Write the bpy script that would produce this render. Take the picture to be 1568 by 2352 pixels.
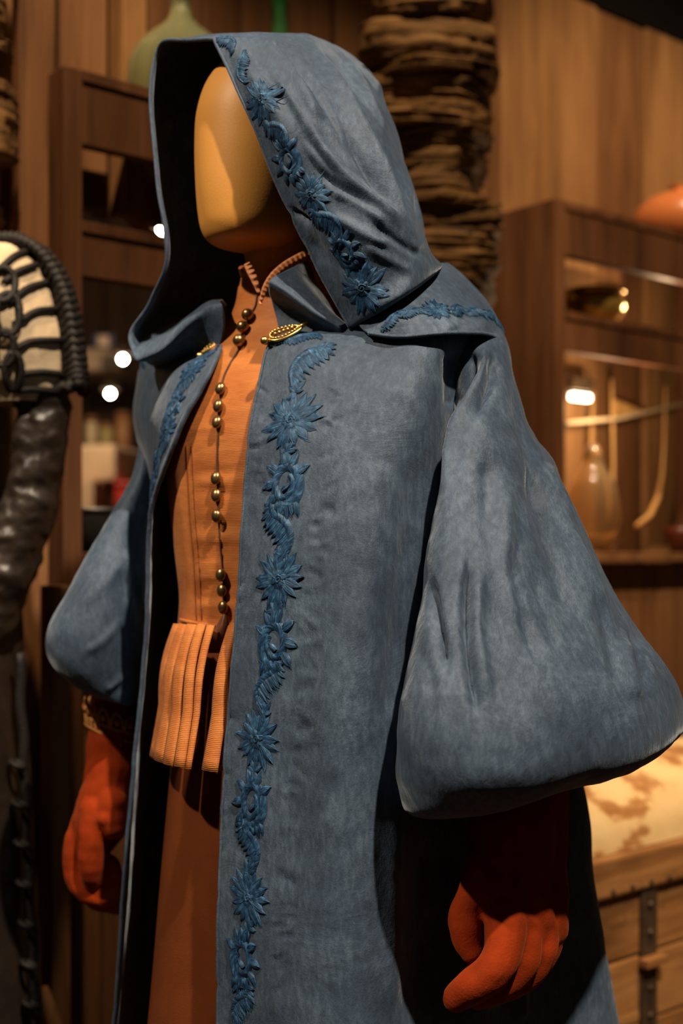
import bpy, bmesh, math, random
import numpy as np
from mathutils import Vector, Matrix, noise
from mathutils.bvhtree import BVHTree

random.seed(7); rng = np.random.default_rng(7)
S = bpy.context.scene
COL = S.collection
for o in list(bpy.data.objects): bpy.data.objects.remove(o)

# ---------------------------------------------------------------- camera
F, HY, EYE = 2900.0, 1270.0, 1.10        # focal length in px of the 1568x2352 frame, horizon row, eye height
cam = bpy.data.cameras.new('camera'); camo = bpy.data.objects.new('camera', cam); COL.objects.link(camo)
camo.location = (0, 0, EYE); camo.rotation_euler = (math.pi/2, 0, 0)
cam.sensor_fit = 'VERTICAL'; cam.sensor_height = 36; cam.sensor_width = 24
cam.lens = F/2352*36; cam.shift_y = (HY-1176)/2352
cam.clip_start = 0.05; cam.clip_end = 60
cam.dof.use_dof = True; cam.dof.focus_distance = 1.29; cam.dof.aperture_fstop = 3.1
S.camera = camo

# ---------------------------------------------------------------- world, lights, exposure
W = bpy.data.worlds.new('world'); S.world = W; W.use_nodes = True
W.node_tree.nodes['Background'].inputs[0].default_value = (1.0, .72, .45, 1)
W.node_tree.nodes['Background'].inputs[1].default_value = 0.028
S.view_settings.view_transform = 'Standard'; S.view_settings.look = 'None'
S.view_settings.gamma = 1; S.view_settings.use_curve_mapping = False
S.view_settings.exposure = 0.0

def spot(name, loc, target, power, color, size=40, blend=.5, radius=.05):
    l = bpy.data.lights.new(name, 'SPOT'); l.energy = power; l.color = color
    l.spot_size = math.radians(size); l.spot_blend = blend; l.shadow_soft_size = radius
    o = bpy.data.objects.new(name, l); COL.objects.link(o); o.location = loc
    o.rotation_euler = (Vector(target)-Vector(loc)).to_track_quat('-Z', 'Y').to_euler()
    return o
WARM = (1.0, .70, .40); MIDW = (1.0, .82, .62)
spot('track_spot_key', (.95, -.75, 4.60), (.08, 1.42, 1.1), 1000, MIDW, 30, .6, .05)
spot('track_spot_left', (-1.95, .15, 3.70), (-.25, 1.6, 1.05), 390, MIDW, 30, .6, .05)
spot('track_spot_wall', (1.05, 1.2, 4.4), (1.30, 3.4, 1.75), 620, WARM, 44, .7, .05)
spot('track_spot_shelf', (-.25, .95, 4.4), (-.70, 2.4, 1.75), 560, WARM, 34, .8, .05)
spot('track_spot_pillar', (.30, 1.15, 4.5), (.20, 2.72, 1.95), 420, WARM, 22, .7, .05)
spot('track_spot_trunk', (1.3, 1.3, 4.3), (.98, 2.5, .5), 430, WARM, 22, .6, .05)

# ---------------------------------------------------------------- geometry helpers
def P(px, py, d): return Vector(((px-784)/F*d, d, EYE-(py-HY)/F*d))
def Bd(a, b, z): return Vector((-.05+.8*a-.6*b, 1.57-.6*a-.8*b, EYE+z))      # body frame: a = wearer's left, b = forward, z above eye level
def proj(p): p = np.asarray(p); return np.stack([784+F*p[..., 0]/p[..., 1], HY-F*(p[..., 2]-EYE)/p[..., 1]], -1)

def cr1(A, n, closed=False):
    """Catmull-Rom resample of array A (K,...) to n samples along axis 0"""
    A = np.asarray(A, float); K = len(A)
    if closed:
        Pd = np.concatenate([A[-1:], A, A[:2]]); t = np.linspace(0, K, n, endpoint=False)
    else:
        Pd = np.concatenate([2*A[:1]-A[1:2], A, 2*A[-1:]-A[-2:-1]]); t = np.linspace(0, K-1, n)
    i = np.minimum(t.astype(int), (K if closed else K-1)-1); f = (t-i).reshape((-1,)+(1,)*(A.ndim-1))
    p0, p1, p2, p3 = Pd[i], Pd[i+1], Pd[i+2], Pd[i+3]
    return .5*(2*p1+(p2-p0)*f+(2*p0-5*p1+4*p2-p3)*f**2+(3*p1-p0-3*p2+p3)*f**3)

def patch(ctrl, nr, nc, closed=False):
    A = np.array([[tuple(c) for c in row] for row in ctrl], float)
    A = cr1(A, nr)
    A = np.swapaxes(cr1(np.swapaxes(A, 0, 1), nc, closed), 0, 1)
    return A                                            # (nr,nc,3)

def gnormals(G, closed=False):
    if closed: dv = np.roll(G, -1, 1)-np.roll(G, 1, 1)
    else: dv = np.gradient(G, axis=1)
    du = np.gradient(G, axis=0)
    n = np.cross(du, dv); l = np.linalg.norm(n, axis=-1, keepdims=True); return n/np.maximum(l, 1e-9)

def orient(G, ref, closed=False):
    """normals field oriented so that at grid index ref it looks to the camera"""
    n = gnormals(G, closed); c = Vector((0, 0, EYE)); i, j = ref
    s = 1 if np.dot(n[i, j], np.array(c)-G[i, j]) > 0 else -1
    return n*s, s

def segdist(Q, a, b):
    ab = b-a; t = np.clip(((Q-a)@ab)/max(ab@ab, 1e-9), 0, 1)
    return np.linalg.norm(Q-(a+t[..., None]*ab), axis=-1), t

def sculpt(G, strokes, ref, closed=False, dmax=9):
    """relief brush: (polyline in photo px, width px, height m); only on the outer skin that looks to the camera"""
    N, s = orient(G, ref, closed); Q = proj(G)
    face = np.sum(N*(np.array([0, 0, EYE])-G), -1) > -0.02
    m = face & (G[..., 1] < dmax)
    disp = np.zeros(G.shape[:2])
    for pts, w, amp in strokes:
        pp = cr1(np.array(pts, float), max(8, 4*len(pts))); k = len(pp)-1
        best = np.full(G.shape[:2], 1e9); tt = np.zeros(G.shape[:2])
        for i in range(k):
            d, t = segdist(Q, pp[i], pp[i+1]); u = d < best
            best = np.where(u, d, best); tt = np.where(u, (i+t)/k, tt)
        tap = np.clip(np.minimum(tt, 1-tt)*5, 0, 1); tap = tap*tap*(3-2*tap)
        disp += amp*np.exp(-(best/w)**2)*(.15+.85*tap)
    return G+N*(disp*m)[..., None]

PERM = rng.permutation(256); GRAD = rng.normal(size=(256, 3)); GRAD /= np.linalg.norm(GRAD, axis=1, keepdims=True)
def pnoise(q):
    """gradient noise on an array of points"""
    i = np.floor(q).astype(int); f = q-i; u = f*f*f*(f*(f*6-15)+10); out = 0
    for dx in (0, 1):
        for dy in (0, 1):
            for dz in (0, 1):
                h = PERM[(PERM[(PERM[(i[..., 0]+dx) % 256]+i[..., 1]+dy) % 256]+i[..., 2]+dz) % 256]
                g = np.sum(GRAD[h]*(f-np.array([dx, dy, dz])), -1)
                w = (u[..., 0] if dx else 1-u[..., 0])*(u[..., 1] if dy else 1-u[..., 1])*(u[..., 2] if dz else 1-u[..., 2])
                out = out+g*w
    return out
def ripple(G, ref, scale, amp, closed=False, seed=0.0, stretch=(1, 1, 1)):
    N, s = orient(G, ref, closed)
    q = G*scale*np.array(stretch)+np.array([seed+50.0, 50.0, 50.0])
    return G+N*(pnoise(q)*amp)[..., None]

def smooth(me):
    for p in me.polygons: p.use_smooth = True

def link(name, me, mat, parent=None):
    o = bpy.data.objects.new(name, me); COL.objects.link(o)
    if mat and not me.materials: me.materials.append(mat)
    if parent: o.parent = parent; o.matrix_parent_inverse = Matrix.Translation(-parent.location) if parent.type == 'EMPTY' else Matrix.Identity(4)
    return o

def grid_obj(name, G, mat, parent=None, closed=False, ref=(0, 0), solid=0, cap=False):
    nr, nc = G.shape[:2]; N, s = orient(G, ref, closed)
    V = [tuple(p) for p in G.reshape(-1, 3)]; fs = []
    for i in range(nr-1):
        for j in range(nc if closed else nc-1):
            k = (j+1) % nc; q = (i*nc+j, (i+1)*nc+j, (i+1)*nc+k, i*nc+k)
            fs.append(q if s > 0 else q[::-1])
    if cap:
        fs.append(tuple(range(nc))[::(1 if s > 0 else -1)]); fs.append(tuple(range((nr-1)*nc, nr*nc))[::(-1 if s > 0 else 1)])
    me = bpy.data.meshes.new(name); me.from_pydata(V, [], fs); smooth(me); me.update()
    uv = me.uv_layers.new(name='UVMap')
    for l in me.loops: uv.data[l.index].uv = ((l.vertex_index % nc)/max(nc-1, 1), (l.vertex_index//nc)/max(nr-1, 1))
    o = link(name, me, mat, parent)
    if solid:
        md = o.modifiers.new('thickness', 'SOLIDIFY'); md.thickness = solid; md.offset = -1
    return o

def mesh_obj(name, V, fs, mat, parent=None, sm=True):
    me = bpy.data.meshes.new(name); me.from_pydata([tuple(v) for v in V], [], fs); me.update()
    if sm: smooth(me)
    return link(name, me, mat, parent)

class MB:
    """collects pieces of ONE part"""
    def __init__(s): s.V = []; s.F = []; s.UV = []
    def add(s, V, Fs, UV=None):
        n = len(s.V); s.V += [Vector(v) for v in V]; s.F += [tuple(i+n for i in f) for f in Fs]
        s.UV += (UV if UV else [(0, 0)]*len(V))
    def tube(s, pts, rad, n=8, closed=False, flat=1.0):
        pts = [Vector(p) for p in pts]; K = len(pts)
        if not hasattr(rad, '__len__'): rad = [rad]*K
        V = []; up = None
        for i, p in enumerate(pts):
            t = (pts[(i+1) % K] if (closed or i < K-1) else p)-(pts[i-1] if (closed or i > 0) else p)
            t.normalize()
            if up is None: up = Vector((0, 0, 1)) if abs(t.z) < .9 else Vector((1, 0, 0))
            sd = t.cross(up).normalized(); up = sd.cross(t).normalized()
            for k in range(n):
                a = 2*math.pi*k/n; V.append(p+sd*math.cos(a)*rad[i]+up*math.sin(a)*rad[i]*flat)
        Fs = []
        for i in range(K if closed else K-1):
            for k in range(n):
                j = (i+1) % K; Fs.append((i*n+k, i*n+(k+1) % n, j*n+(k+1) % n, j*n+k))
        if not closed: Fs += [tuple(range(n))[::-1], tuple(range((K-1)*n, K*n))]
        s.add(V, Fs); return s
    def box(s, c, sx, sy, sz, ax=None):
        ax = ax or (Vector((1, 0, 0)), Vector((0, 1, 0)), Vector((0, 0, 1))); c = Vector(c)
        V = [c+ax[0]*sx*i+ax[1]*sy*j+ax[2]*sz*k for i in (-.5, .5) for j in (-.5, .5) for k in (-.5, .5)]
        s.add(V, [(0, 1, 3, 2), (4, 6, 7, 5), (0, 4, 5, 1), (2, 3, 7, 6), (0, 2, 6, 4), (1, 5, 7, 3)]); return s
    def ball(s, c, r, n=12, m=8, sc=(1, 1, 1), ax=None):
        ax = ax or (Vector((1, 0, 0)), Vector((0, 1, 0)), Vector((0, 0, 1))); c = Vector(c); V = []
        for i in range(m+1):
            th = math.pi*i/m
            for k in range(n):
                a = 2*math.pi*k/n
                V.append(c+ax[0]*r*sc[0]*math.sin(th)*math.cos(a)+ax[1]*r*sc[1]*math.sin(th)*math.sin(a)+ax[2]*r*sc[2]*math.cos(th))
        s.add(V, [(i*n+k, (i+1)*n+k, (i+1)*n+(k+1) % n, i*n+(k+1) % n) for i in range(m) for k in range(n)]); return s
    def lathe(s, c, prof, n=32):
        c = Vector(c); V = []; K = len(prof)
        for r, z in prof:
            for k in range(n):
                a = 2*math.pi*k/n; V.append(c+Vector((r*math.cos(a), r*math.sin(a), z)))
        s.add(V, [(i*n+k, i*n+(k+1) % n, (i+1)*n+(k+1) % n, (i+1)*n+k) for i in range(K-1) for k in range(n)]); return s
    def build(s, name, mat, parent=None, sm=True, bevel=0):
        me = bpy.data.meshes.new(name); me.from_pydata([tuple(v) for v in s.V], [], s.F); me.update()
        bm = bmesh.new(); bm.from_mesh(me); bmesh.ops.remove_doubles(bm, verts=bm.verts, dist=1e-6)
        bmesh.ops.recalc_face_normals(bm, faces=bm.faces)
        if bevel: bmesh.ops.bevel(bm, geom=list(bm.edges), offset=bevel, segments=2, affect='EDGES', profile=.6)
        bm.to_mesh(me); bm.free()
        if sm: smooth(me)
        return link(name, me, mat, parent)
    def build_uv(s, name, mat, parent=None):
        me = bpy.data.meshes.new(name); me.from_pydata([tuple(v) for v in s.V], [], s.F); me.update(); smooth(me)
        uv = me.uv_layers.new(name='UVMap')
        for l in me.loops: uv.data[l.index].uv = s.UV[l.vertex_index]
        return link(name, me, mat, parent)

def tag(o, label, cat, group=None, kind=None):
    if label: o['label'] = label
    if cat: o['category'] = cat
    if group: o['group'] = group
    if kind: o['kind'] = kind
    return o
def thing(name, loc, label=None, cat=None, group=None, kind=None):
    o = bpy.data.objects.new(name, None); COL.objects.link(o); o.location = loc; o.empty_display_size = .05
    return tag(o, label, cat, group, kind)

def bvh_of(o):
    me = o.data; return BVHTree.FromPolygons([v.co.copy() for v in me.vertices], [tuple(p.vertices) for p in me.polygons])
def shoot(bvh, px, py):
    o = Vector((0, 0, EYE)); d = (P(px, py, 1)-o).normalized()
    h = bvh.ray_cast(o, d)
    return (h[0], h[1]) if h[0] is not None else (None, None)

# ---------------------------------------------------------------- materials
def mat_new(name):
    m = bpy.data.materials.new(name); m.use_nodes = True; nt = m.node_tree
    return m, nt, nt.nodes['Principled BSDF']
def nd(nt, typ, **kw):
    n = nt.nodes.new(typ)
    for k, v in kw.items():
        if k.startswith('i_'): n.inputs[k[2:].replace('_', ' ')].default_value = v
        else: setattr(n, k, v)
    return n
def ramp(nt, stops):
    r = nt.nodes.new('ShaderNodeValToRGB'); e = r.color_ramp.elements
    while len(e) < len(stops): e.new(.5)
    for x, (p, c) in zip(e, stops): x.position = p; x.color = (*c, 1)
    return r
def coords(nt, scale=(1, 1, 1), rand=True, kind='Object', rot=(0, 0, 0)):
    tc = nd(nt, 'ShaderNodeTexCoord'); mp = nd(nt, 'ShaderNodeMapping'); mp.inputs['Scale'].default_value = scale
    mp.inputs['Rotation'].default_value = rot
    nt.links.new(tc.outputs[kind], mp.inputs['Vector'])
    if rand:
        oi = nd(nt, 'ShaderNodeObjectInfo'); mu = nd(nt, 'ShaderNodeMath', operation='MULTIPLY'); mu.inputs[1].default_value = 37.0
        nt.links.new(oi.outputs['Random'], mu.inputs[0]); nt.links.new(mu.outputs[0], mp.inputs['Location'])
    return mp
def wood(name, dark, mid, light, scale=(22, 22, 1.6), rough=.62, bump=.25, spec=.35):
    m, nt, b = mat_new(name); mp = coords(nt, scale); L = nt.links.new
    n1 = nd(nt, 'ShaderNodeTexNoise', i_Scale=1.0, i_Detail=8, i_Roughness=.62, i_Distortion=.8); L(mp.outputs[0], n1.inputs['Vector'])
    mp2 = coords(nt, (2.2, 2.2, 1.1)); n2 = nd(nt, 'ShaderNodeTexNoise', i_Scale=1.6, i_Detail=4); L(mp2.outputs[0], n2.inputs['Vector'])
    mx = nd(nt, 'ShaderNodeMath', operation='MULTIPLY_ADD'); L(n1.outputs['Fac'], mx.inputs[0]); mx.inputs[1].default_value = .62
    hv = nd(nt, 'ShaderNodeMath', operation='MULTIPLY'); L(n2.outputs['Fac'], hv.inputs[0]); hv.inputs[1].default_value = .42; L(hv.outputs[0], mx.inputs[2])
    r = ramp(nt, [(.36, dark), (.52, mid), (.68, light)]); L(mx.outputs[0], r.inputs[0]); L(r.outputs[0], b.inputs['Base Color'])
    bp = nd(nt, 'ShaderNodeBump'); bp.inputs['Strength'].default_value = bump; bp.inputs['Distance'].default_value = .01
    L(n1.outputs['Fac'], bp.inputs['Height']); L(bp.outputs[0], b.inputs['Normal'])
    b.inputs['Roughness'].default_value = rough; b.inputs['Specular IOR Level'].default_value = spec
    return m
def simple(name, col, rough=.5, metal=0, spec=.5, bump=0, bscale=200, var=.0, vscale=20, sheen=0, sheencol=None):
    m, nt, b = mat_new(name); L = nt.links.new
    b.inputs['Roughness'].default_value = rough; b.inputs['Metallic'].default_value = metal; b.inputs['Specular IOR Level'].default_value = spec
    mp = coords(nt)
    n = nd(nt, 'ShaderNodeTexNoise', i_Scale=float(vscale), i_Detail=5, i_Roughness=.6); L(mp.outputs[0], n.inputs['Vector'])
    c = Vector(col); r = ramp(nt, [(.3, tuple(c*(1-var))), (.7, tuple(c*(1+var)))]); L(n.outputs['Fac'], r.inputs[0]); L(r.outputs[0], b.inputs['Base Color'])
    if bump:
        n2 = nd(nt, 'ShaderNodeTexNoise', i_Scale=float(bscale), i_Detail=4); L(mp.outputs[0], n2.inputs['Vector'])
        bp = nd(nt, 'ShaderNodeBump'); bp.inputs['Strength'].default_value = bump; bp.inputs['Distance'].default_value = .004
        L(n2.outputs['Fac'], bp.inputs['Height']); L(bp.outputs[0], b.inputs['Normal'])
    if sheen:
        b.inputs['Sheen Weight'].default_value = sheen; b.inputs['Sheen Roughness'].default_value = .4
        b.inputs['Sheen Tint'].default_value = (*(sheencol or (1, 1, 1)), 1)
    return m
def cloth_mat():
    m, nt, b = mat_new('blue_moire_cloth'); L = nt.links.new
    mp = coords(nt, rand=False)
    big = nd(nt, 'ShaderNodeTexNoise', i_Scale=9.0, i_Detail=6, i_Roughness=.6, i_Distortion=.6); L(mp.outputs[0], big.inputs['Vector'])
    mpw = coords(nt, (150, 150, 55), rand=False, rot=(.35, .75, .2)); fib = nd(nt, 'ShaderNodeTexNoise', i_Scale=1.0, i_Detail=5, i_Roughness=.68, i_Distortion=.25); L(mpw.outputs[0], fib.inputs['Vector'])
    fine = nd(nt, 'ShaderNodeTexNoise', i_Scale=900.0, i_Detail=3); L(mp.outputs[0], fine.inputs['Vector'])
    a = nd(nt, 'ShaderNodeMath', operation='MULTIPLY_ADD'); L(big.outputs['Fac'], a.inputs[0]); a.inputs[1].default_value = .5
    a2 = nd(nt, 'ShaderNodeMath', operation='MULTIPLY'); L(fib.outputs['Fac'], a2.inputs[0]); a2.inputs[1].default_value = .5; L(a2.outputs[0], a.inputs[2])
    r = ramp(nt, [(.33, (.025, .042, .070)), (.5, (.048, .077, .122)), (.66, (.096, .141, .207))]); L(a.outputs[0], r.inputs[0]); L(r.outputs[0], b.inputs['Base Color'])
    hs = nd(nt, 'ShaderNodeMath', operation='MULTIPLY_ADD'); L(fib.outputs['Fac'], hs.inputs[0]); hs.inputs[1].default_value = 1.0
    h2 = nd(nt, 'ShaderNodeMath', operation='MULTIPLY'); L(fine.outputs['Fac'], h2.inputs[0]); h2.inputs[1].default_value = .22; L(h2.outputs[0], hs.inputs[2])
    bp = nd(nt, 'ShaderNodeBump'); bp.inputs['Strength'].default_value = .40; bp.inputs['Distance'].default_value = .003
    L(hs.outputs[0], bp.inputs['Height'])
    bp2 = nd(nt, 'ShaderNodeBump'); bp2.inputs['Strength'].default_value = .34; bp2.inputs['Distance'].default_value = .014
    L(big.outputs['Fac'], bp2.inputs['Height']); L(bp.outputs[0], bp2.inputs['Normal']); L(bp2.outputs[0], b.inputs['Normal'])
    b.inputs['Roughness'].default_value = .58; b.inputs['Specular IOR Level'].default_value = .32
    b.inputs['Sheen Weight'].default_value = .38; b.inputs['Sheen Roughness'].default_value = .32; b.inputs['Sheen Tint'].default_value = (.75, .82, .9, 1)
    return m
def thread_mat():
    m, nt, b = mat_new('blue_satin_stitch'); L = nt.links.new
    mp = coords(nt, (13, 1.2, 1), kind='UV', rand=True)
    n = nd(nt, 'ShaderNodeTexNoise', i_Scale=1.0, i_Detail=3, i_Roughness=.6); L(mp.outputs[0], n.inputs['Vector'])
    mp3 = coords(nt, (160, 160, 160), rand=False); n3 = nd(nt, 'ShaderNodeTexNoise', i_Scale=1.0, i_Detail=2); L(mp3.outputs[0], n3.inputs['Vector'])
    a = nd(nt, 'ShaderNodeMath', operation='MULTIPLY_ADD'); L(n.outputs['Fac'], a.inputs[0]); a.inputs[1].default_value = .6
    a2 = nd(nt, 'ShaderNodeMath', operation='MULTIPLY'); L(n3.outputs['Fac'], a2.inputs[0]); a2.inputs[1].default_value = .4; L(a2.outputs[0], a.inputs[2])
    r = ramp(nt, [(.38, (.006, .018, .050)), (.49, (.014, .046, .110)), (.59, (.034, .105, .210)), (.70, (.12, .28, .44))]); L(a.outputs[0], r.inputs[0]); L(r.outputs[0], b.inputs['Base Color'])  # navy thread tones; the palest stop paints in satin glints
    bp = nd(nt, 'ShaderNodeBump'); bp.inputs['Strength'].default_value = .8; bp.inputs['Distance'].default_value = .0012
    L(n.outputs['Fac'], bp.inputs['Height']); L(bp.outputs[0], b.inputs['Normal'])
    b.inputs['Roughness'].default_value = .46; b.inputs['Specular IOR Level'].default_value = .5; b.inputs['Specular Tint'].default_value = (.6, .85, 1, 1)
    return m
def rib_mat(name, col, col2, period=.0019, vertical=True):
    m, nt, b = mat_new(name); L = nt.links.new; mp = coords(nt, rand=False)
    w = nd(nt, 'ShaderNodeTexWave', wave_type='BANDS', bands_direction='Z', i_Scale=.314/period, i_Distortion=1.2, i_Detail=2); L(mp.outputs[0], w.inputs['Vector'])
    mpn = coords(nt, (14, 14, 40), rand=False); n = nd(nt, 'ShaderNodeTexNoise', i_Scale=1.0, i_Detail=6, i_Roughness=.65); L(mpn.outputs[0], n.inputs['Vector'])
    v = nd(nt, 'ShaderNodeTexNoise', i_Scale=950.0, i_Detail=1); L(mp.outputs[0], v.inputs['Vector'])
    r = ramp(nt, [(.3, col2), (.62, col)]); L(n.outputs['Fac'], r.inputs[0])
    mx = nd(nt, 'ShaderNodeMixRGB', blend_type='MULTIPLY'); mx.inputs[0].default_value = .28; L(r.outputs[0], mx.inputs[1]); L(w.outputs['Color'], mx.inputs[2])
    L(mx.outputs[0], b.inputs['Base Color'])
    bp = nd(nt, 'ShaderNodeBump'); bp.inputs['Strength'].default_value = .45; bp.inputs['Distance'].default_value = .0008; L(w.outputs['Fac'], bp.inputs['Height'])
    bp2 = nd(nt, 'ShaderNodeBump'); bp2.inputs['Strength'].default_value = .3; bp2.inputs['Distance'].default_value = .006; L(n.outputs['Fac'], bp2.inputs['Height']); L(bp.outputs[0], bp2.inputs['Normal'])
    L(bp2.outputs[0], b.inputs['Normal'])
    rr = ramp(nt, [(.60, (.6, .6, .6)), (.72, (.22, .22, .22))]); L(v.outputs['Fac'], rr.inputs[0]); L(rr.outputs[0], b.inputs['Roughness'])
    b.inputs['Specular IOR Level'].default_value = .4; b.inputs['Sheen Weight'].default_value = .1
    return m
def glass(name, col, rough=.04, trans=.75):
    m, nt, b = mat_new(name); mp = coords(nt); n = nd(nt, 'ShaderNodeTexNoise', i_Scale=8.0); nt.links.new(mp.outputs[0], n.inputs['Vector'])
    c = Vector(col); r = ramp(nt, [(.3, tuple(c*.85)), (.7, tuple(c))]); nt.links.new(n.outputs['Fac'], r.inputs[0]); nt.links.new(r.outputs[0], b.inputs['Base Color'])
    b.inputs['Roughness'].default_value = rough; b.inputs['Transmission Weight'].default_value = trans; b.inputs['IOR'].default_value = 1.45
    return m
def glow(name, col, strength):
    m, nt, b = mat_new(name); b.inputs['Base Color'].default_value = (*col, 1)
    b.inputs['Emission Color'].default_value = (*col, 1); b.inputs['Emission Strength'].default_value = strength
    return m

M = {}
M['cloth'] = cloth_mat(); M['thread'] = thread_mat()
M['head'] = simple('ochre_mannequin_linen', (.62, .28, .055), .5, spec=.35, bump=.06, bscale=500, var=.06, vscale=12)
M['orange'] = rib_mat('orange_ribbed_silk', (.66, .215, .038), (.50, .13, .016))
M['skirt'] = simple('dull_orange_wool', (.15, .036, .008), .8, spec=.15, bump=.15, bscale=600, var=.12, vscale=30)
M['suede'] = simple('rust_suede', (.25, .028, .004), .9, spec=.1, bump=.18, bscale=420, var=.25, vscale=28, sheen=.12, sheencol=(1, .4, .15))
M['bronze'] = simple('old_brass_button', (.30, .19, .085), .32, metal=.9, var=.25, vscale=120)
M['gold'] = simple('gilt_metal', (.75, .50, .16), .3, metal=1, var=.2, vscale=200)
M['lace'] = simple('gold_lace', (.45, .20, .05), .5, metal=.3, bump=.3, bscale=900, var=.3, vscale=400)
M['cord'] = simple('dark_brown_cord', (.06, .02, .008), .7, var=.2)
M['peach'] = simple('peach_lining_silk', (.58, .21, .07), .55, var=.1, bump=.1)
M['plank'] = wood('aged_plank', (.085, .036, .014), (.19, .085, .034), (.30, .15, .065))
M['plank_pale'] = wood('pale_plank', (.16, .075, .030), (.30, .15, .06), (.44, .24, .10))
M['shelf'] = wood('dark_stained_shelf', (.035, .013, .006), (.085, .034, .014), (.14, .06, .026), rough=.62, spec=.2)
M['pillar'] = wood('rough_layered_timber', (.040, .018, .006), (.17, .085, .025), (.36, .20, .070), scale=(9, 9, 46), bump=1.0, rough=.75)
M['trunkwood'] = wood('golden_trunk_wood', (.10, .038, .012), (.26, .11, .032), (.42, .20, .065), scale=(3, 3, 26))
M['black'] = simple('black_ceiling_paint', (.006, .005, .005), .9, spec=.1, var=.1)
M['leather'] = simple('black_leather', (.022, .014, .009), .42, spec=.6, bump=.5, bscale=60, var=.35, vscale=14)
M['cordblack'] = simple('black_braided_cord', (.010, .007, .006), .6, spec=.3, bump=.4, bscale=300, var=.3)
M['cream'] = simple('cream_shirt_linen', (.62, .47, .30), .8, spec=.2, bump=.3, bscale=120, var=.12, vscale=30)
M['floor'] = wood('dark_floorboard', (.03, .012, .006), (.07, .03, .012), (.11, .05, .02), scale=(3, 24, 10))
M['iron'] = simple('rusty_iron', (.10, .06, .035), .6, metal=.6, var=.4, vscale=40, bump=.3)
M['greenglass'] = glass('pale_green_glass', (.66, .74, .46), .03, .82)
M['bottleglass'] = glass('deep_green_glass', (.10, .34, .12), .03, .7)
M['clear'] = glass('clear_glass', (.92, .74, .46), .03, .95)
M['brass'] = simple('polished_brass', (.50, .31, .07), .24, metal=.75, var=.3, vscale=14)
M['terracotta'] = simple('terracotta_glaze', (.62, .20, .065), .34, spec=.5, var=.15, vscale=8)
M['spoon'] = wood('pale_spoon_wood', (.36, .19, .06), (.55, .31, .11), (.68, .42, .17), scale=(40, 40, 4))
M['rope'] = simple('pale_hemp_rope', (.48, .36, .22), .8, var=.2, vscale=200, bump=.3)

# ---------------------------------------------------------------- the setting
wv = Vector((.77, .637, 0)).normalized(); mv = Vector((-wv.y, wv.x, 0)); L0 = Vector((-.455, 2.22, 0)); ZZ = Vector((0, 0, 1))
def WP(t, e, z): return L0+wv*t+mv*e+Vector((0, 0, EYE+z))          # wall frame: t along, e behind the shelf fronts, z above eye level
def T(px, e=0):
    u = (px-784)/F; q = L0+mv*e
    return (u*q.y-q.x)/(wv.x-u*wv.y)
def wall_box(name, t0, t1, e0, e1, z0, z1, mat, parent=None, bevel=.002):
    c = (WP(t0, e0, z0)+WP(t1, e1, z1))/2
    return MB().box(c, abs(t1-t0), abs(e1-e0), abs(z1-z0), (wv, mv, ZZ)).build(name, mat, parent, sm=False, bevel=bevel)
FL = -EYE
fl = thing('floor', (0, 2, 0), kind='structure')
for i in range(22):
    x = -2.4+i*.24
    MB().box((x, 3.0, -.02), .236, 9.0, .04).build('floorboard', M['floor'], fl, sm=False, bevel=.002)
tag(MB().box((0, 3.6, 5.2), 9, 10.6, .06).build('ceiling', M['black'], sm=False), None, None, kind='structure')
SOFFIT = True
wb = thing('wall_back', WP(.9, .3, FL), kind='structure')
WE = .30
# planks of the back wall right of the shelf opening
edges = [T(770, WE), T(905, WE), T(1010, WE), T(1150, WE), T(1375, WE), T(1482, WE), T(1620, WE), T(1760, WE), T(1900, WE)]
for i in range(len(edges)-1):
    off = (.0, .006, -.004, .004, .012, .0, .006, .0)[i]
    wall_box('plank', edges[i]+.003, edges[i+1]-.003, WE+off, WE+.04, FL, 1.553, M['plank_pale'] if i in (3, 5) else M['plank'], wb, .004)
for k in range(12):
    wall_box('plank', edges[-1]+k*.2+.003, edges[-1]+(k+1)*.2-.003, WE+(.006 if k % 3 else 0), WE+.04, FL, 1.553, M['plank'] if k % 4 else M['plank_pale'], wb, .004)
for k in range(6):
    wall_box('plank', T(-260, WE)-(k+1)*.2+.003, T(-260, WE)-k*.2-.003, WE, WE+.04, FL, 1.553, M['plank'], wb, .004)
# planks above the left opening
edl = [T(-260, WE), T(-80, WE), T(40, WE), T(132, WE), T(250, WE)]
for i in range(4):
    wall_box('plank', edl[i]+.003, edl[i+1]-.003, WE, WE+.04, .70 if i >= 2 else FL, 1.553, M['plank'], wb, .004)
wall_box('plank', T(272, WE), T(326, WE), WE-.02, WE+.04, .70, 1.553, M['plank_pale'], wb, .004)
for a, b in ((336, 450), (454, 560), (564, 668), (672, 766)):
    wall_box('plank', T(a, WE), T(b, WE), WE+.01, WE+.045, .70, 1.553, M['plank'], wb, .004)
wall_box('plank', T(44, .06), T(129, .06), .06, .09, FL, 1.553, M['plank'], wb, .004)
wall_box('plank', T(250, WE)-.01, T(275, WE), WE+.05, WE+.06, .7, 1.553, M['shelf'], wb)
# low boarding under the left opening
for a, b in ((132, 166), (168, 236), (238, 306), (308, 380), (382, 460), (462, 560)):
    wall_box('plank', T(a, .10), T(b, .10)-.004, .10, .13, FL, -.03, M['plank'], wb, .003)
tag(wall_box('trim_1', -1.9, 5.6, WE+.005, WE+.08, 1.556, 4.05, M['black'], None), None, None, kind='structure')
tag(MB().box(Vector((-1.6, 8.4, 1.3)), 9, .1, 9.0).build('wall_far', simple('brown_far_wall', (.055, .028, .014), .8, var=.4, vscale=1.5), sm=False), None, None, kind='structure')

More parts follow.
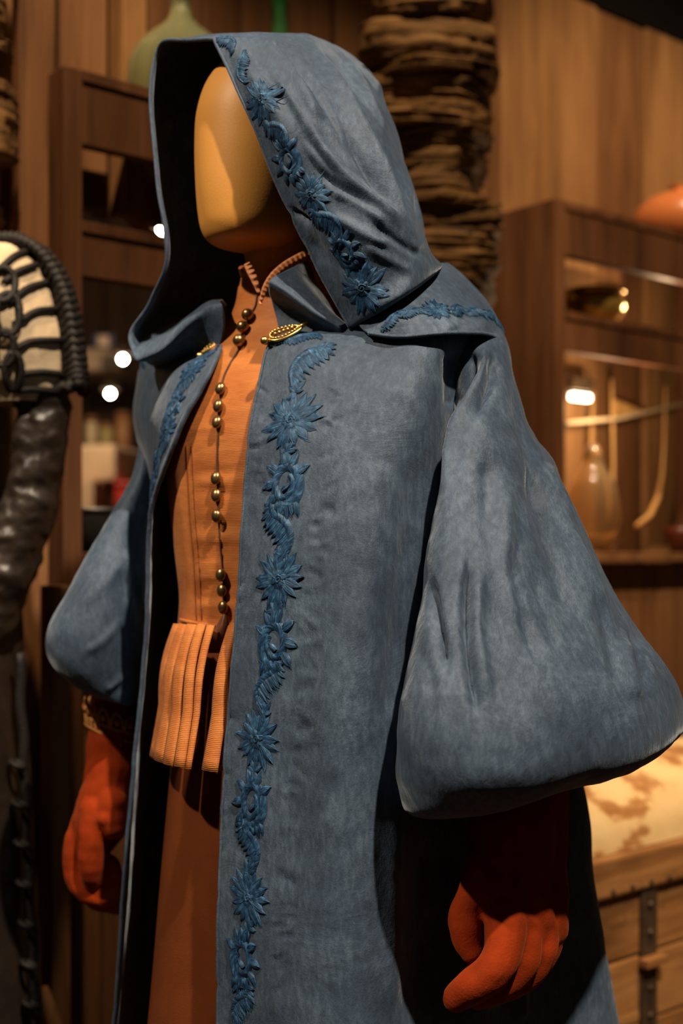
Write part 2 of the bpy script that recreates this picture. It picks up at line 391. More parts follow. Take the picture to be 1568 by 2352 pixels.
def shelf_unit(t0, t1, label, panels):
    u = thing('shelf_unit', WP((t0+t1)/2, .13, FL), label, 'shelf', 'dark stained shelf units along the plank wall')
    D = .26; pw = .036
    wall_box('side_panel', t0-pw, t0, 0, D, FL, .85, M['shelf'], u, .003)
    wall_box('side_panel', t1, t1+pw, 0, D, FL, .85, M['shelf'], u, .003)
    wall_box('top_board', t0, t1, .0, D, .83, .85, M['shelf'], u, .002)
    wall_box('fascia', t0, t1, .004, .03, .72, .829, M['shelf'], u, .002)
    s1 = wall_box('shelf_board', t0, t1, .0, D, .565, .585, M['shelf'], u, .002)
    wall_box('fascia', t0, t1, .004, .03, .488, .564, M['shelf'], u, .002)
    wall_box('shelf_board', t0, t1, -.01, D, -.022, .0, M['plank'] if panels else M['shelf'], u, .002)
    if panels:
        n = 4
        for i in range(n):
            wall_box('front_panel', t0+(t1-t0)*i/n+.004, t0+(t1-t0)*(i+1)/n-.004, .03, .055, FL+.02, -.025, M['plank'], u, .004)
    return u
tR = T(1298)
shelf_unit(0.0, .52, 'open dark wooden shelf frame behind the hooded figure, left of the layered pillar', False)
shelf_unit(tR, tR+.80, 'dark wooden shelf unit right of the figure with a brass bowl on it', True)
# wooden post below left
wp = wall_box('wooden_post', T(121, -.06), T(163, -.06), -.06, -.012, FL, -.055, M['plank'], None, .004)
tag(wp, 'short square wooden post standing left of the cloak against low boarding', 'post')

# rough layered pillars
def pillar(name, cpx, d, rx, z0, z1, label, seed):
    c = P(cpx, HY, d); r = random.Random(seed)
    t = thing(name, (c.x, c.y, 0), label, 'pillar', 'rough layered pillars')
    z = z0; k = 0
    while z < z1:
        h = r.choice([.030, .036, .045, .055, .068, .085]); sx = rx*r.uniform(.82, 1.08); sy = rx*r.uniform(.8, 1.0)
        ox, oy = r.uniform(-.02, .02), r.uniform(-.02, .02); rot = r.uniform(-.3, .3); tl = r.uniform(-.10, .10); tl2 = r.uniform(-.05, .12)
        n, V = 56, []
        prof = [(0, 0), (.84, 0), (.97, .05)]+[(1.0+r.uniform(-.055, .03), .05+.9*q/11) for q in range(1, 11)]+[(.96, .96), (.82, 1.0), (0, 1.0)]
        for q, (rr, zz) in enumerate(prof):
            for j in range(n):
                a = 2*math.pi*j/n
                ca, sa = math.cos(a), math.sin(a); pw_ = .62
                x = math.copysign(abs(ca)**pw_, ca); y = math.copysign(abs(sa)**pw_, sa)
                nz = noise.noise(Vector((x*2.2+k*7.3, y*2.2+seed, zz*1.2)))*.10+noise.noise(Vector((x*7+k*3, y*7, zz*3+seed)))*.055+noise.noise(Vector((x*19+k*3, y*19, zz*5+seed)))*.03
                f = rr*(1+nz)
                X, Y = x*sx*f, y*sy*f
                X, Y = X*math.cos(rot)-Y*math.sin(rot), X*math.sin(rot)+Y*math.cos(rot)
                V.append((c.x+ox+X, c.y+oy+Y, z+zz*h+tl*X+tl2*Y+noise.noise(Vector((X*9, Y*9, k)))*.006))
        Fs = [(q*n+j, q*n+(j+1) % n, (q+1)*n+(j+1) % n, (q+1)*n+j) for q in range(len(prof)-1) for j in range(n)]
        mesh_obj('slab', V, Fs, M['pillar'], t)
        z += h*r.uniform(.80, .95); k += 1
    return t
pillar('layered_pillar', 980, 2.72, .142, 0.0, EYE+1.40, 'rough dark pillar of irregular stacked timber slabs behind the hood', 3)
pillar('layered_pillar', -78, 2.10, .066, 0.0, EYE+1.40, 'slim rough layered pillar at the left edge behind the leather sleeve', 11)

# ---------------------------------------------------------------- gloves
def glove(chains, label, loc):
    """chains of (px,py,depth,radius) grown into one skin"""
    mb = MB()
    for ch in chains:
        q = cr1(np.array([tuple(P(x, y, d))+(r,) for x, y, d, r in ch]), 6*len(ch))
        mb.tube([Vector(v[:3]) for v in q], [v[3] for v in q], 14)
        for v in (q[0], q[-1]): mb.ball(Vector(v[:3]), v[3]*.99, 14, 10)
    me = bpy.data.meshes.new('glove_raw'); me.from_pydata([tuple(v) for v in mb.V], [], mb.F); me.update()
    o = bpy.data.objects.new('glove_raw', me); COL.objects.link(o)
    r = o.modifiers.new('r', 'REMESH'); r.mode = 'VOXEL'; r.voxel_size = .0024
    s = o.modifiers.new('s', 'SMOOTH'); s.iterations = 5; s.factor = .5
    dg = bpy.context.evaluated_depsgraph_get(); dg.update()
    m2 = bpy.data.meshes.new_from_object(o.evaluated_get(dg)); bpy.data.objects.remove(o)
    t = thing('suede_glove', loc, label, 'glove', 'rust suede gloves')
    nv = len(m2.vertices); co = np.empty(nv*3); m2.vertices.foreach_get('co', co); co = co.reshape(-1, 3)
    no = np.empty(nv*3); m2.vertex_normals.foreach_get('vector', no); no = no.reshape(-1, 3)
    co += no*(pnoise(co*30+40)*.0030+pnoise(co*np.array([24, 24, 60])+60)*.0022)[:, None]
    m2.vertices.foreach_set('co', co.ravel()); m2.update()
    smooth(m2); m2.materials.clear(); link('hand', m2, M['suede'], t)
    return t
gn = glove([[(1190, 1690, 1.325, .036), (1182, 1800, 1.315, .043), (1176, 1900, 1.305, .0455), (1172, 1980, 1.300, .0440), (1178, 2040, 1.295, .0405), (1200, 2110, 1.290, .034)],
            [(1230, 1760, 1.335, .034), (1238, 1850, 1.335, .032), (1236, 1960, 1.325, .030), (1242, 2060, 1.310, .029), (1252, 2130, 1.305, .025)],
            [(1140, 1990, 1.287, .026), (1158, 2060, 1.273, .026), (1176, 2110, 1.270, .026), (1206, 2140, 1.280, .026)],
            [(1160, 2085, 1.263, .0225), (1158, 2160, 1.240, .0210), (1136, 2222, 1.228, .0190), (1092, 2264, 1.228, .0175), (1046, 2294, 1.235, .0140)],
            [(1200, 2120, 1.275, .021), (1202, 2185, 1.257, .0190), (1178, 2240, 1.251, .0172), (1134, 2274, 1.251, .0158), (1096, 2292, 1.255, .013)],
            [(1238, 2125, 1.290, .020), (1240, 2180, 1.279, .0180), (1216, 2228, 1.275, .0162), (1176, 2264, 1.275, .0148), (1142, 2282, 1.277, .012)],
            [(1260, 2118, 1.310, .0172), (1261, 2165, 1.302, .0158), (1242, 2205, 1.297, .0142), (1208, 2238, 1.297, .0125)],
            [(1122, 1985, 1.287, .024), (1092, 2050, 1.275, .0190), (1070, 2105, 1.270, .0168), (1070, 2155, 1.265, .0158), (1084, 2188, 1.260, .0130)]],
           'rust suede glove hanging below the large near sleeve', P(1170, 2000, 1.28))
gf = glove([[(273, 1590, 1.745, 0.0337), (265, 1680, 1.735, 0.0367), (257, 1760, 1.725, 0.0367), (243, 1830, 1.715, 0.0347), (220, 1890, 1.710, 0.0326), (205, 1950, 1.715, 0.0265)],
            [(280, 1700, 1.745, 0.0306), (273, 1800, 1.735, 0.0326), (257, 1870, 1.725, 0.0306), (230, 1920, 1.730, 0.0265)],
            [(217, 1860, 1.690, 0.0194), (209, 1915, 1.680, 0.0179), (207, 1965, 1.680, 0.0168), (210, 2005, 1.685, 0.0158), (213, 2025, 1.690, 0.0133)],
            [(200, 1880, 1.715, 0.0204), (178, 1940, 1.710, 0.0189), (177, 2000, 1.710, 0.0179), (198, 2045, 1.705, 0.0168), (235, 2062, 1.700, 0.0148)],
            [(205, 1890, 1.735, 0.0204), (183, 1950, 1.735, 0.0189), (191, 2015, 1.735, 0.0179), (223, 2060, 1.730, 0.0168), (263, 2072, 1.720, 0.0148)],
            [(220, 1900, 1.755, 0.0194), (200, 1960, 1.755, 0.0184), (211, 2025, 1.755, 0.0168), (247, 2070, 1.750, 0.0158), (283, 2080, 1.740, 0.0138)],
            [(257, 1850, 1.685, 0.0224), (263, 1900, 1.680, 0.0179), (245, 1880, 1.675, 0.0153)],
            [(250, 1990, 1.715, 0.0163), (257, 2030, 1.710, 0.0168), (261, 2060, 1.715, 0.0143)]],
           'rust suede glove with gold lace cuff below the far sleeve', P(255, 1850, 1.66))
def cuff(t, pxc, py, d, r, slope, zig):
    c = P(pxc, py, d); n = 64
    for dz in (0, .012):
        MB().tube([c+Vector((r*math.cos(a), r*math.sin(a), dz+slope*r*math.cos(a))) for a in np.linspace(0, 2*math.pi, n+1)[:-1]], .0019, 8, closed=True).build('lace_cord', M['lace'], t)
    pts = [c+Vector((r*math.cos(a), r*math.sin(a), .006+.005*math.cos(i*math.pi)+slope*r*math.cos(a))) for i, a in enumerate(np.linspace(0, 2*math.pi, n+1)[:-1])]
    MB().tube(pts, .0014, 6, closed=True).build('lace_mesh', M['lace'], t)
    if zig:
        for k in range(14):
            a0 = 2*math.pi*k/14; pts = []
            for q in np.linspace(0, math.pi, 9):
                a = a0+.20*math.cos(q); pts.append(c+Vector((r*math.cos(a), r*math.sin(a), .014+.020*math.sin(q)+slope*r*math.cos(a))))
            MB().tube(pts, .0022, 6).build('lace_scallop', M['lace'], t)
            a = a0; MB().ball(c+Vector((r*math.cos(a), r*math.sin(a), .022+slope*r*math.cos(a))), .0048, 8, 6).build('lace_knot', M['lace'], t)
cuff(gf, 266, 1682, 1.740, .0415, -.35, True)
cuff(gn, 1208, 1768, 1.330, .056, .12, False)

# ---------------------------------------------------------------- things on the shelves
def wall_spot(px, e, z): return WP(T(px, e), e, z)
c = wall_spot(415, .13, .851)
dj = thing('demijohn', c, 'large pale green glass demijohn on top of the shelf behind the hood', 'bottle')
MB().lathe(c, [(r, z*.70) for r, z in [(0, .003), (.085, .003), (.100, .012), (.108, .05), (.108, .12), (.104, .16), (.092, .20), (.070, .235), (.045, .265), (.026, .29), (.02, .32), (.019, .36), (.023, .362), (.023, .372), (.016, .372), (.015, .33), (.02, .29), (.04, .262), (.066, .232), (.088, .198), (.10, .16), (.104, .12), (.104, .05), (.096, .016), (.08, .008), (0, .008)]], 48).build('body', M['greenglass'], dj)
MB().lathe(c+Vector((0, 0, .25)), [(0, 0), (.014, 0), (.016, .03), (0, .032)], 20).build('cork', M['spoon'], dj)
c = wall_spot(641, .12, .851)
gb = thing('green_bottle', c, 'slim dark green glass bottle on the shelf top behind the hood', 'bottle')
MB().lathe(c, [(0, .002), (.036, .002), (.040, .01), (.041, .12), (.036, .155), (.022, .185), (.0175, .21), (.0175, .30), (.021, .302), (.021, .318), (.014, .318), (.014, .21), (.02, .18), (.034, .15), (.038, .12), (.037, .012), (0, .006)], 36).build('body', M['bottleglass'], gb)
c = wall_spot(1562, .13, .851)
gd = thing('gourd_jar', c, 'glossy round terracotta jar on top of the right shelf unit', 'jar')
MB().lathe(c, [(0, .0), (.06, .0), (.10, .02), (.125, .055), (.13, .085), (.118, .12), (.085, .147), (.04, .158), (.025, .160), (.024, .175), (.03, .178), (.0, .178)], 48).build('body', M['terracotta'], gd)
c = wall_spot(1362, .13, .586)
bw = thing('brass_bowl', c, 'polished brass bowl with a rolled rim on the right shelf', 'bowl')
MB().lathe(c, [(0, .0), (.04, 0), (.06, .012), (.078, .035), (.084, .06), (.080, .078), (.074, .088), (.0, .06)], 40).build('bowl_body', M['brass'], bw)
MB().lathe(c, [(.073, .086), (.082, .088), (.084, .094), (.082, .10), (.073, .101), (.07, .094), (.073, .086)], 40).build('rim', M['brass'], bw)
c = wall_spot(1360, .14, .001)
jr = thing('glass_jar', c, 'clear pear shaped glass jar on the lower right shelf', 'jar')
MB().lathe(c, [(0, .004), (.05, .004), (.062, .02), (.072, .07), (.073, .12), (.064, .17), (.046, .205), (.028, .23), (.024, .25), (.028, .255), (.022, .256), (.02, .23), (.042, .2), (.060, .168), (.069, .12), (.068, .07), (.058, .024), (0, .01)], 40).build('body', M['clear'], jr)
MB().ball(c+Vector((0, 0, .265)), .022, 16, 10).build('stopper', M['clear'], jr)
# rail with hanging utensils
ra, rb = wall_spot(1300, .20, .40), wall_spot(1640, .20, .50)
tag(MB().tube([wall_spot(1300, .2, .345), wall_spot(1420, .2, .372), wall_spot(1560, .2, .432), wall_spot(1690, .2, .47)], .006, 10).build('hanging_rope', M['rope'], None), 'pale rope slung across the alcove above the glass jar', 'rope')
def utensil(pts, rads, label, flat=.55):
    o = MB().tube([wall_spot(*p) for p in pts], rads, 12, flat=flat).build('wooden_ladle', M['spoon'], None)
    return tag(o, label, 'utensil', 'wooden utensils in the right alcove')
utensil([(1528, .22, .486), (1526, .22, .40), (1524, .22, .30), (1520, .22, .22), (1508, .21, .15), (1490, .20, .10), (1462, .19, .075)], [.006, .007, .008, .011, .016, .018, .012], 'curved wooden ladle hanging in the alcove right of the jar')
utensil([(1404, .24, .486), (1406, .24, .38), (1408, .24, .25), (1406, .24, .15), (1404, .24, .09)], [.008, .009, .009, .011, .009], 'straight wooden stick hanging behind the glass jar')
utensil([(1362, .26, .486), (1360, .26, .40), (1358, .26, .32), (1356, .26, .27)], [.006, .006, .010, .007], 'short wooden spoon hanging above the glass jar')
utensil([(1566, .24, .486), (1566, .24, .35), (1572, .24, .2), (1574, .24, .10)], [.007, .006, .008, .006], 'thin wooden rod hanging at the right edge of the alcove')
o = MB().add
mb = MB(); A_, B_, C_ = wall_spot(1408, .25, .43), wall_spot(1480, .25, .405), wall_spot(1408, .25, .385)
mb.add([A_, B_, C_, A_-mv*.012, B_-mv*.012, C_-mv*.012], [(0, 1, 2), (5, 4, 3), (0, 3, 4, 1), (1, 4, 5, 2), (2, 5, 3, 0)])
tag(mb.build('wooden_pennant', M['spoon'], None, sm=False, bevel=.002), 'small orange triangular wooden wedge above the jar', 'wedge')
c = wall_spot(1575, .13, .001)
db = thing('dark_bowl', c, 'dark red lacquer bowl on the lower right shelf edge', 'bowl')
MB().lathe(c, [(0, 0), (.03, 0), (.05, .02), (.062, .05), (.064, .075), (.058, .075), (.045, .025), (0, .012)], 32).build('bowl_body', simple('dark_red_lacquer', (.06, .012, .006), .3), db)
c = wall_spot(1332, .24, .425)
lp = thing('shelf_lamp', c, 'small bright lamp shining under the right shelf', 'lamp')
MB().box(c, .075, .02, .020, (wv, mv, ZZ)).build('lamp_glass', glow('lamp_glass', (1, .88, .62), 9), lp, sm=False, bevel=.004)
def bay_light(name, p, e):
    l = bpy.data.lights.new(name, 'POINT'); l.energy = e; l.color = WARM; l.shadow_soft_size = .02
    o = bpy.data.objects.new(name, l); COL.objects.link(o); o.location = p
bay_light('shelf_lamp_light', wall_spot(1420, .05, .36), 6.0)
bay_light('upper_bay_added_fill', wall_spot(1530, .07, .655), 2.2)  # added fill with no lamp of its own, brightens the bowl's bay
MB().box(c+Vector((0, 0, .035)), .09, .03, .035, (wv, mv, ZZ)).build('lamp_housing', M['iron'], lp, sm=False, bevel=.004)

# ---------------------------------------------------------------- trunk (bottom right)
def trunk():
    lip_z = -.545; q0 = P(1262, HY, 2.12); O = Vector((q0.x, q0.y, 0)); ln, dp = .78, .36
    def TP(s, e, z): return O+wv*s+mv*e+Vector((0, 0, EYE+z))
    t = thing('old_trunk', O+wv*ln/2+mv*dp/2, 'old dome-lidded trunk with peeling pale paper and iron straps', 'trunk')
    pm, nt, b = mat_new('peeling_trunk_paper'); L = nt.links.new; mp = coords(nt, (3.5, 3.5, 7), rand=False)
    n = nd(nt, 'ShaderNodeTexNoise', i_Scale=1.6, i_Detail=7, i_Roughness=.62); L(mp.outputs[0], n.inputs['Vector'])
    r = ramp(nt, [(.40, (.33, .13, .03)), (.455, (.42, .19, .055)), (.49, (.70, .46, .20)), (.7, (.78, .55, .27))]); L(n.outputs['Fac'], r.inputs[0]); L(r.outputs[0], b.inputs['Base Color']); b.inputs['Roughness'].default_value = .75
    G = []
    for i in range(40):
        s = ln*i/39; row = []
        for k in range(25):
            a = math.pi*k/24
            row.append(TP(s, dp/2-dp/2*math.cos(a)*1.0, lip_z+.015+.135*math.sin(a)**.8))
        G.append([tuple(v) for v in row])
    grid_obj('lid', np.array(G), pm, t, ref=(20, 6), cap=True)
    for s in (0.0, ln):
        V = [TP(s, dp/2, lip_z+.01)]+[Vector(G[0 if s == 0 else -1][k]) for k in range(25)]
        mesh_obj('lid_end', V, [(0, k, k+1) for k in range(1, 25)], pm, t)
    MB().box(TP(ln/2, dp/2, lip_z-.022), ln+.02, dp+.03, .07, (wv, mv, ZZ)).build('lid_rim', M['trunkwood'], t, sm=False, bevel=.006)
    hb = EYE+lip_z-.06
    n = 4
    for i in range(n):
        MB().box(TP(ln/2, dp/2, FL+.005+hb*(i+.5)/n), ln, dp, hb/n-.004, (wv, mv, ZZ)).build('body_board', M['trunkwood'], t, sm=False, bevel=.004)
    for px in (1484, 1640):
        u = (px-784)/F; s = (u*O.y-O.x)/(wv.x-u*wv.y)
        st = MB().box(TP(s, -.004, FL+hb/2), .045, .008, hb, (wv, mv, ZZ)).build('strap', M['iron'], t, sm=False, bevel=.002)
        for k in range(9): MB().ball(TP(s, -.009, FL+hb-.03-k*.05), .006, 8, 6).build('rivet', M['iron'], st)
        MB().box(TP(s, -.016, lip_z-.19), .06, .02, .016, (wv, mv, ZZ)).build('latch', M['trunkwood'], t, sm=False, bevel=.003)
    for k in range(14): MB().ball(TP(.04+k*.054, -.016, lip_z-.045), .005, 8, 6).build('tack', M['iron'], t)
trunk()

# ---------------------------------------------------------------- shop seen through the left opening
def far_lamp(px, py, d, label):
    c = P(px, py, d); t = thing('pendant_lamp', c, label, 'lamp', 'bright pendant lamps in the far room')
    MB().ball(c, .017, 14, 10).build('bulb', glow('bulb', (1, .9, .7), 90), t)
    MB().lathe(c+Vector((0, 0, .02)), [(.012, .06), (.03, .05), (.05, .02), (.052, .0), (.048, 0), (.028, .046), (.0, .055)], 24).build('shade', M['iron'], t)
    MB().tube([c+Vector((0, 0, .075)), Vector((c.x, c.y, 5.17))], .004, 6).build('flex', M['black'], t)
far_lamp(372, 528, 6.2, 'bright pendant lamp beside the far edge of the hood')
far_lamp(282, 825, 6.6, 'upper bright pendant lamp left of the hood drape')
far_lamp(253, 904, 7.0, 'lower bright pendant lamp left of the cloak')
l = bpy.data.lights.new('far_room_light', 'POINT'); l.energy = 75; l.color = WARM; l.shadow_soft_size = .1
lo = bpy.data.objects.new('far_room_light', l); COL.objects.link(lo); lo.location = (-1.15, 4.7, 2.5)
def px_box(name, x0, x1, y0, y1, d, dep, mat, parent, bevel=.01):
    a, b = P(x0, y1, d), P(x1, y0, d); c = (a+b)/2; c.y += dep/2
    return MB().box(c, b.x-a.x, dep, b.z-a.z).build(name, mat, parent, sm=False, bevel=bevel)
ft = thing('display_counter', P(255, 1340, 6.1), 'blurred pale shop counter with stacked goods in the far room', 'counter')
beige = simple('pale_counter_paint', (.62, .46, .33), .6, var=.15, vscale=4)
A0, A1 = P(150, 1130, 5.6), P(345, 1060, 6.6)
dr = (A1-A0); dr.z = 0; dr.normalize(); pr = Vector((-dr.y, dr.x, 0))
MB().box((A0+A1)/2+Vector((0, 0, .02)), 1.1, .5, .16, (dr, pr, ZZ)).build('counter_top', beige, ft, sm=False, bevel=.02)
MB().box(Vector((((A0+A1)/2).x, ((A0+A1)/2).y, .5)), 1.0, .4, 1.0, (dr, pr, ZZ)).build('counter_body', M['shelf'], ft, sm=False, bevel=.02)
px_box('counter_end', 150, 215, 1100, 1185, 5.3, .3, beige, ft)
bx = thing('red_box', P(285, 1185, 5.5), 'small red box on the far counter beside the cloak', 'box'); px_box('carton', 262, 318, 1115, 1165, 5.5, .1, simple('red_card', (.5, .03, .02), .5), bx); px_box('lid', 260, 320, 1105, 1116, 5.49, .12, simple('red_card_lid', (.55, .04, .03), .5), bx)
pn = thing('lit_wall_panel', P(230, 850, 7.4), 'pale lit panel on the far wall behind the lamps', 'panel'); px_box('panel_face', 170, 275, 800, 850, 7.4, .05, beige, pn); px_box('panel_frame', 165, 280, 848, 856, 7.39, .07, M['plank'], pn)
sg = thing('shop_sign', P(235, 795, 6.9), 'small dark blue sign with a pale figure in the far room', 'sign'); px_box('sign_board', 212, 262, 765, 798, 6.9, .03, simple('navy_board', (.02, .03, .10), .5), sg); MB().tube([P(237, 765, 6.91), Vector((P(237, 765, 6.91).x, 6.91, 5.17))], .006, 6).build('hanger', M['black'], sg); px_box('sign_print', 224, 250, 770, 795, 6.88, .02, beige, sg)
for k, (x0, x1, y0, y1, lab, cc) in enumerate(((196, 224, 965, 1035, 'tall pale canister on the far counter', (.5, .42, .28)), (228, 262, 985, 1040, 'squat olive canister on the far counter', (.32, .27, .12)), (266, 300, 950, 1030, 'narrow brown canister on the far counter by the cloak', (.30, .15, .07)))):
    a = P((x0+x1)/2, y1+60, 6.3); a.z = 1.577; cn = thing('canister', a, lab, 'canister', 'canisters on the far counter'); rr = (x1-x0)/2*6.3/F; hh = (y1-y0+25)*6.3/F
    MB().lathe(a, [(0, 0), (rr, 0), (rr, hh*.85), (0, hh*.85)], 20).build('body', simple('canister_paint', cc, .5), cn); MB().lathe(a+Vector((0, 0, hh*.85)), [(0, 0), (rr*1.05, 0), (rr*1.05, hh*.12), (rr*.3, hh*.15), (0, hh*.15)], 20).build('lid', M['plank'], cn)
for (x0, y0, x1, y1, d, lab) in ((150, 455, 420, 400, 3.4, 'slanting rafter seen through the upper shelf bay'), (150, 338, 420, 372, 3.3, 'nearly level rafter just under the shelf top'), (230, 450, 420, 600, 3.8, 'steep brace behind the shelf bay')):
    a, b = P(x0, y0, d), P(x1, y1, d); v = (b-a).normalized(); sdv = Vector((0, 1, 0)); u2 = sdv.cross(v)
    tag(MB().box((a+b)/2, (b-a).length, .05, .045, (v, sdv, u2)).build('rafter', M['plank'], None, sm=False, bevel=.004), lab, 'beam', 'rafters behind the open shelf')
c = P(205, 1300, 2.55)
bk = thing('black_bowl', wall_spot(214, .13, .001), 'black bowl on the low shelf left of the cloak', 'bowl')
c = wall_spot(214, .13, .001)
MB().lathe(c, [(0, 0), (.045, 0), (.055, .03), (.06, .075), (.056, .078), (.05, .03), (0, .01)], 28).build('bowl_body', M['black'], bk)
MB().lathe(c, [(.054, .074), (.062, .074), (.063, .082), (.055, .083), (.054, .074)], 28).build('rim', M['leather'], bk)

exec_costume = True
# ---------------------------------------------------------------- second costume at the left edge
def costume2():
    D = 1.92
    t = thing('leather_costume', P(-60, HY, D+.05)*1, 'black leather coat with laced openwork shoulder over a cream shirt', 'costume'); t.location.z = 0
    def ringtube(rows, nr, nc, **k):
        ctrl = []
        for (l, r, fe, be) in rows:
            A, B = P(*l), P(*r); C = (A+B)/2; H = (B-A)/2; row = []
            for j in range(16):
                a = 2*math.pi*j/16; ca, sa = math.cos(a), math.sin(a)
                row.append(C+H*ca+Vector((0, -1, 0))*(fe if sa > 0 else be)*sa)
            ctrl.append(row)
        return patch(ctrl, nr, nc, True)
    # cream shirt shoulder
    G = ringtube([((-150, 560, D), (20, 548, D), .02, .03), ((-150, 590, D), (85, 585, D), .07, .07), ((-130, 660, D), (125, 660, D), .09, .09), ((-110, 760, D), (150, 760, D), .10, .10), ((-80, 860, D), (158, 870, D), .085, .085), ((-20, 930, D), (140, 930, D), .06, .06)], 60, 64)
    G = sculpt(G, [([(80, 640), (90, 720)], 10, -.004), ([(60, 700), (75, 800)], 9, -.004), ([(100, 800), (110, 880)], 9, -.004)], (30, 16), True)
    G = ripple(G, (30, 16), 30, .006, True)
    sh = grid_obj('shirt_shoulder', G, M['cream'], t, True, (30, 16))
    bv = bvh_of(sh)
    def on(px, py, off):
        h, n = shoot(bv, px, py)
        return (h+n*off) if h else P(px, py, D-.02)
    # cords over the shirt
    for pts in ([(0, 620), (40, 588), (95, 575)], [(8, 652), (40, 625), (80, 612)], [(20, 700), (60, 665), (115, 648)], [(30, 745), (80, 718), (130, 710)], [(25, 808), (70, 785), (140, 782)], [(45, 858), (100, 855), (152, 862)], [(40, 896), (80, 892), (150, 900)]):
        q = cr1(np.array(pts, float), 10); MB().tube([on(x, y, .004) for x, y in q], .0052, 8).build('lacing_cord', M['cordblack'], t)
    # looped cords at the left
    for cx, cy, rx, ry in ((18, 725, 24, 45), (5, 660, 26, 38), (30, 850, 16, 40), (12, 800, 20, 40)):
        MB().tube([on(cx+rx*math.cos(a), cy+ry*math.sin(a), .008) for a in np.linspace(0, 6.28, 25)[:-1]], .0055, 8, closed=True).build('lacing_loop', M['cordblack'], t)
    # plaited trim along the outer edge
    line = cr1(np.array([(-60, 552), (0, 556), (50, 560), (95, 588), (130, 640), (152, 700), (165, 770), (172, 840), (176, 890)], float), 150)
    for ph in (0, 2.1, 4.2):
        pts = []
        for i, (x, y) in enumerate(line):
            a = i*.42+ph; pts.append(P(x+15*math.cos(a), y+9*math.cos(a+1.2), D-.025-.016*math.sin(a)))
        MB().tube(pts, [.0085+.0035*math.sin(i*1.7+ph) for i in range(len(pts))], 8).build('plait_strand', M['cordblack'], t)
    pts = [P(x+12*math.cos(i), y+8*math.sin(i*1.3), D-.035) for i, (x, y) in enumerate(cr1(np.array([(40, 905), (80, 893), (130, 896), (188, 885)], float), 26))]
    MB().tube(pts, .009, 8).build('plait_strand', M['cordblack'], t)
    # leather sleeve
    G = ringtube([((30, 885, D), (168, 885, D), .05, .05), ((38, 960, D), (163, 950, D), .052, .05), ((28, 1060, D), (150, 1050, D), .05, .05), ((-5, 1170, D), (125, 1180, D), .05, .05), ((-60, 1290, D), (88, 1300, D), .055, .05), ((-130, 1420, D), (40, 1430, D), .055, .05), ((-200, 1540, D), (-20, 1540, D), .05, .05)], 150, 72)
    G = ripple(G, (60, 18), 16, .011, True, 3.0, (.5, .5, 1.5)); G = ripple(G, (60, 18), 34, .007, True, 8.0, (.7, .7, 1.5)); G = ripple(G, (60, 18), 70, .003, True)
    grid_obj('sleeve', G, M['leather'], t, True, (60, 18))
    # coat body / skirt
    G = ringtube([((-260, 640, D+.12), (10, 650, D+.12), .12, .12), ((-300, 900, D+.1), (20, 900, D+.1), .14, .14), ((-300, 1200, D+.1), (30, 1200, D+.1), .14, .14), ((-300, 1500, D+.06), (44, 1500, D+.06), .14, .14), ((-320, 1800, D+.04), (62, 1800, D+.04), .15, .15), ((-340, 2352, D+.04), (92, 2352, D+.04), .16, .16), ((-350, 2860, D+.04), (100, 2860, D+.04), .17, .17)], 90, 80)
    G = ripple(G, (50, 20), 10, .012, True)
    cb = grid_obj('coat_body', G, M['leather'], t, True, (50, 20))
    for k in range(7):
        y = 1755+k*92; x = 58+k*5
        pts = [P(x-18+15*math.cos(a), y+5*math.sin(a)+6*math.cos(a), D-.03-.012*math.sin(a)) for a in np.linspace(0, 6.28, 13)[:-1]]
        MB().tube(pts, .0042, 8, closed=True).build('lacing_loop', M['cordblack'], t)
    pts = [P(44+3*math.sin(k*.9)+k*1.0, 1500+k*22, D-.01) for k in range(46)]
    MB().tube(pts, .008, 8).build('front_edge', M['cordblack'], t)
    MB().lathe((t.location.x, t.location.y+.05, 0), [(0, 0), (.14, 0), (.14, .015), (.02, .03), (.018, 1.5), (0, 1.5)], 24).build('stand', M['iron'], t)
costume2()
stv = MB().tube([P(102, 2268, 2.02), P(112, 2310, 2.0), P(135, 2400, 1.98), P(165, 2560, 1.95), P(190, 2850, 1.95)], [.006, .011, .014, .014, .014], 12).build('wooden_staff', M['plank_pale'], None)
tag(stv, 'pale wooden staff end leaning low at bottom left', 'staff')

# ---------------------------------------------------------------- mannequin
man = thing('mannequin', Bd(0, 0, FL), 'faceless ochre mannequin head and neck under the blue hood', 'mannequin')
def rings(table, b0=0.0, n=48, nr=60, p=2.0, z0=0.0):
    ctrl = []
    for z, bf, bb, w in table:
        row = []; bc = (bf+bb)/2; hb = (bf-bb)/2
        for k in range(n):
            a = 2*math.pi*k/n; ca, sa = math.cos(a), math.sin(a)
            x = math.copysign(abs(ca)**(2/p), ca); y = math.copysign(abs(sa)**(2/p), sa)
            row.append(Bd(w*x, b0+bc+hb*y, z0+z))
        ctrl.append(row)
    return cr1(np.array([[tuple(v) for v in r] for r in ctrl]), nr)
HZ = .480
G = rings([(-.120, .060, .01, .020), (-.116, .084, -.010, .040), (-.103, .094, -.030, .053), (-.08, .098, -.050, .061), (-.045, .100, -.075, .068), (0, .099, -.092, .074), (.04, .095, -.096, .075), (.075, .082, -.090, .069), (.10, .062, -.072, .054), (.114, .035, -.04, .034), (.119, .01, -.012, .010)], .062, 56, 70, 2.15, HZ)
grid_obj('head', G, M['head'], man, True, (30, 12), cap=True)
G = rings([(.395, .085, -.045, .052), (.36, .072, -.045, .050), (.33, .066, -.05, .051), (.29, .070, -.06, .060), (.25, .075, -.07, .08)], .012, 40, 24)
grid_obj('neck', G, M['head'], man, True, (12, 12))
G = rings([(.36, .078, -.046, .0535), (.352, .0785, -.047, .054)], .012, 40, 3)
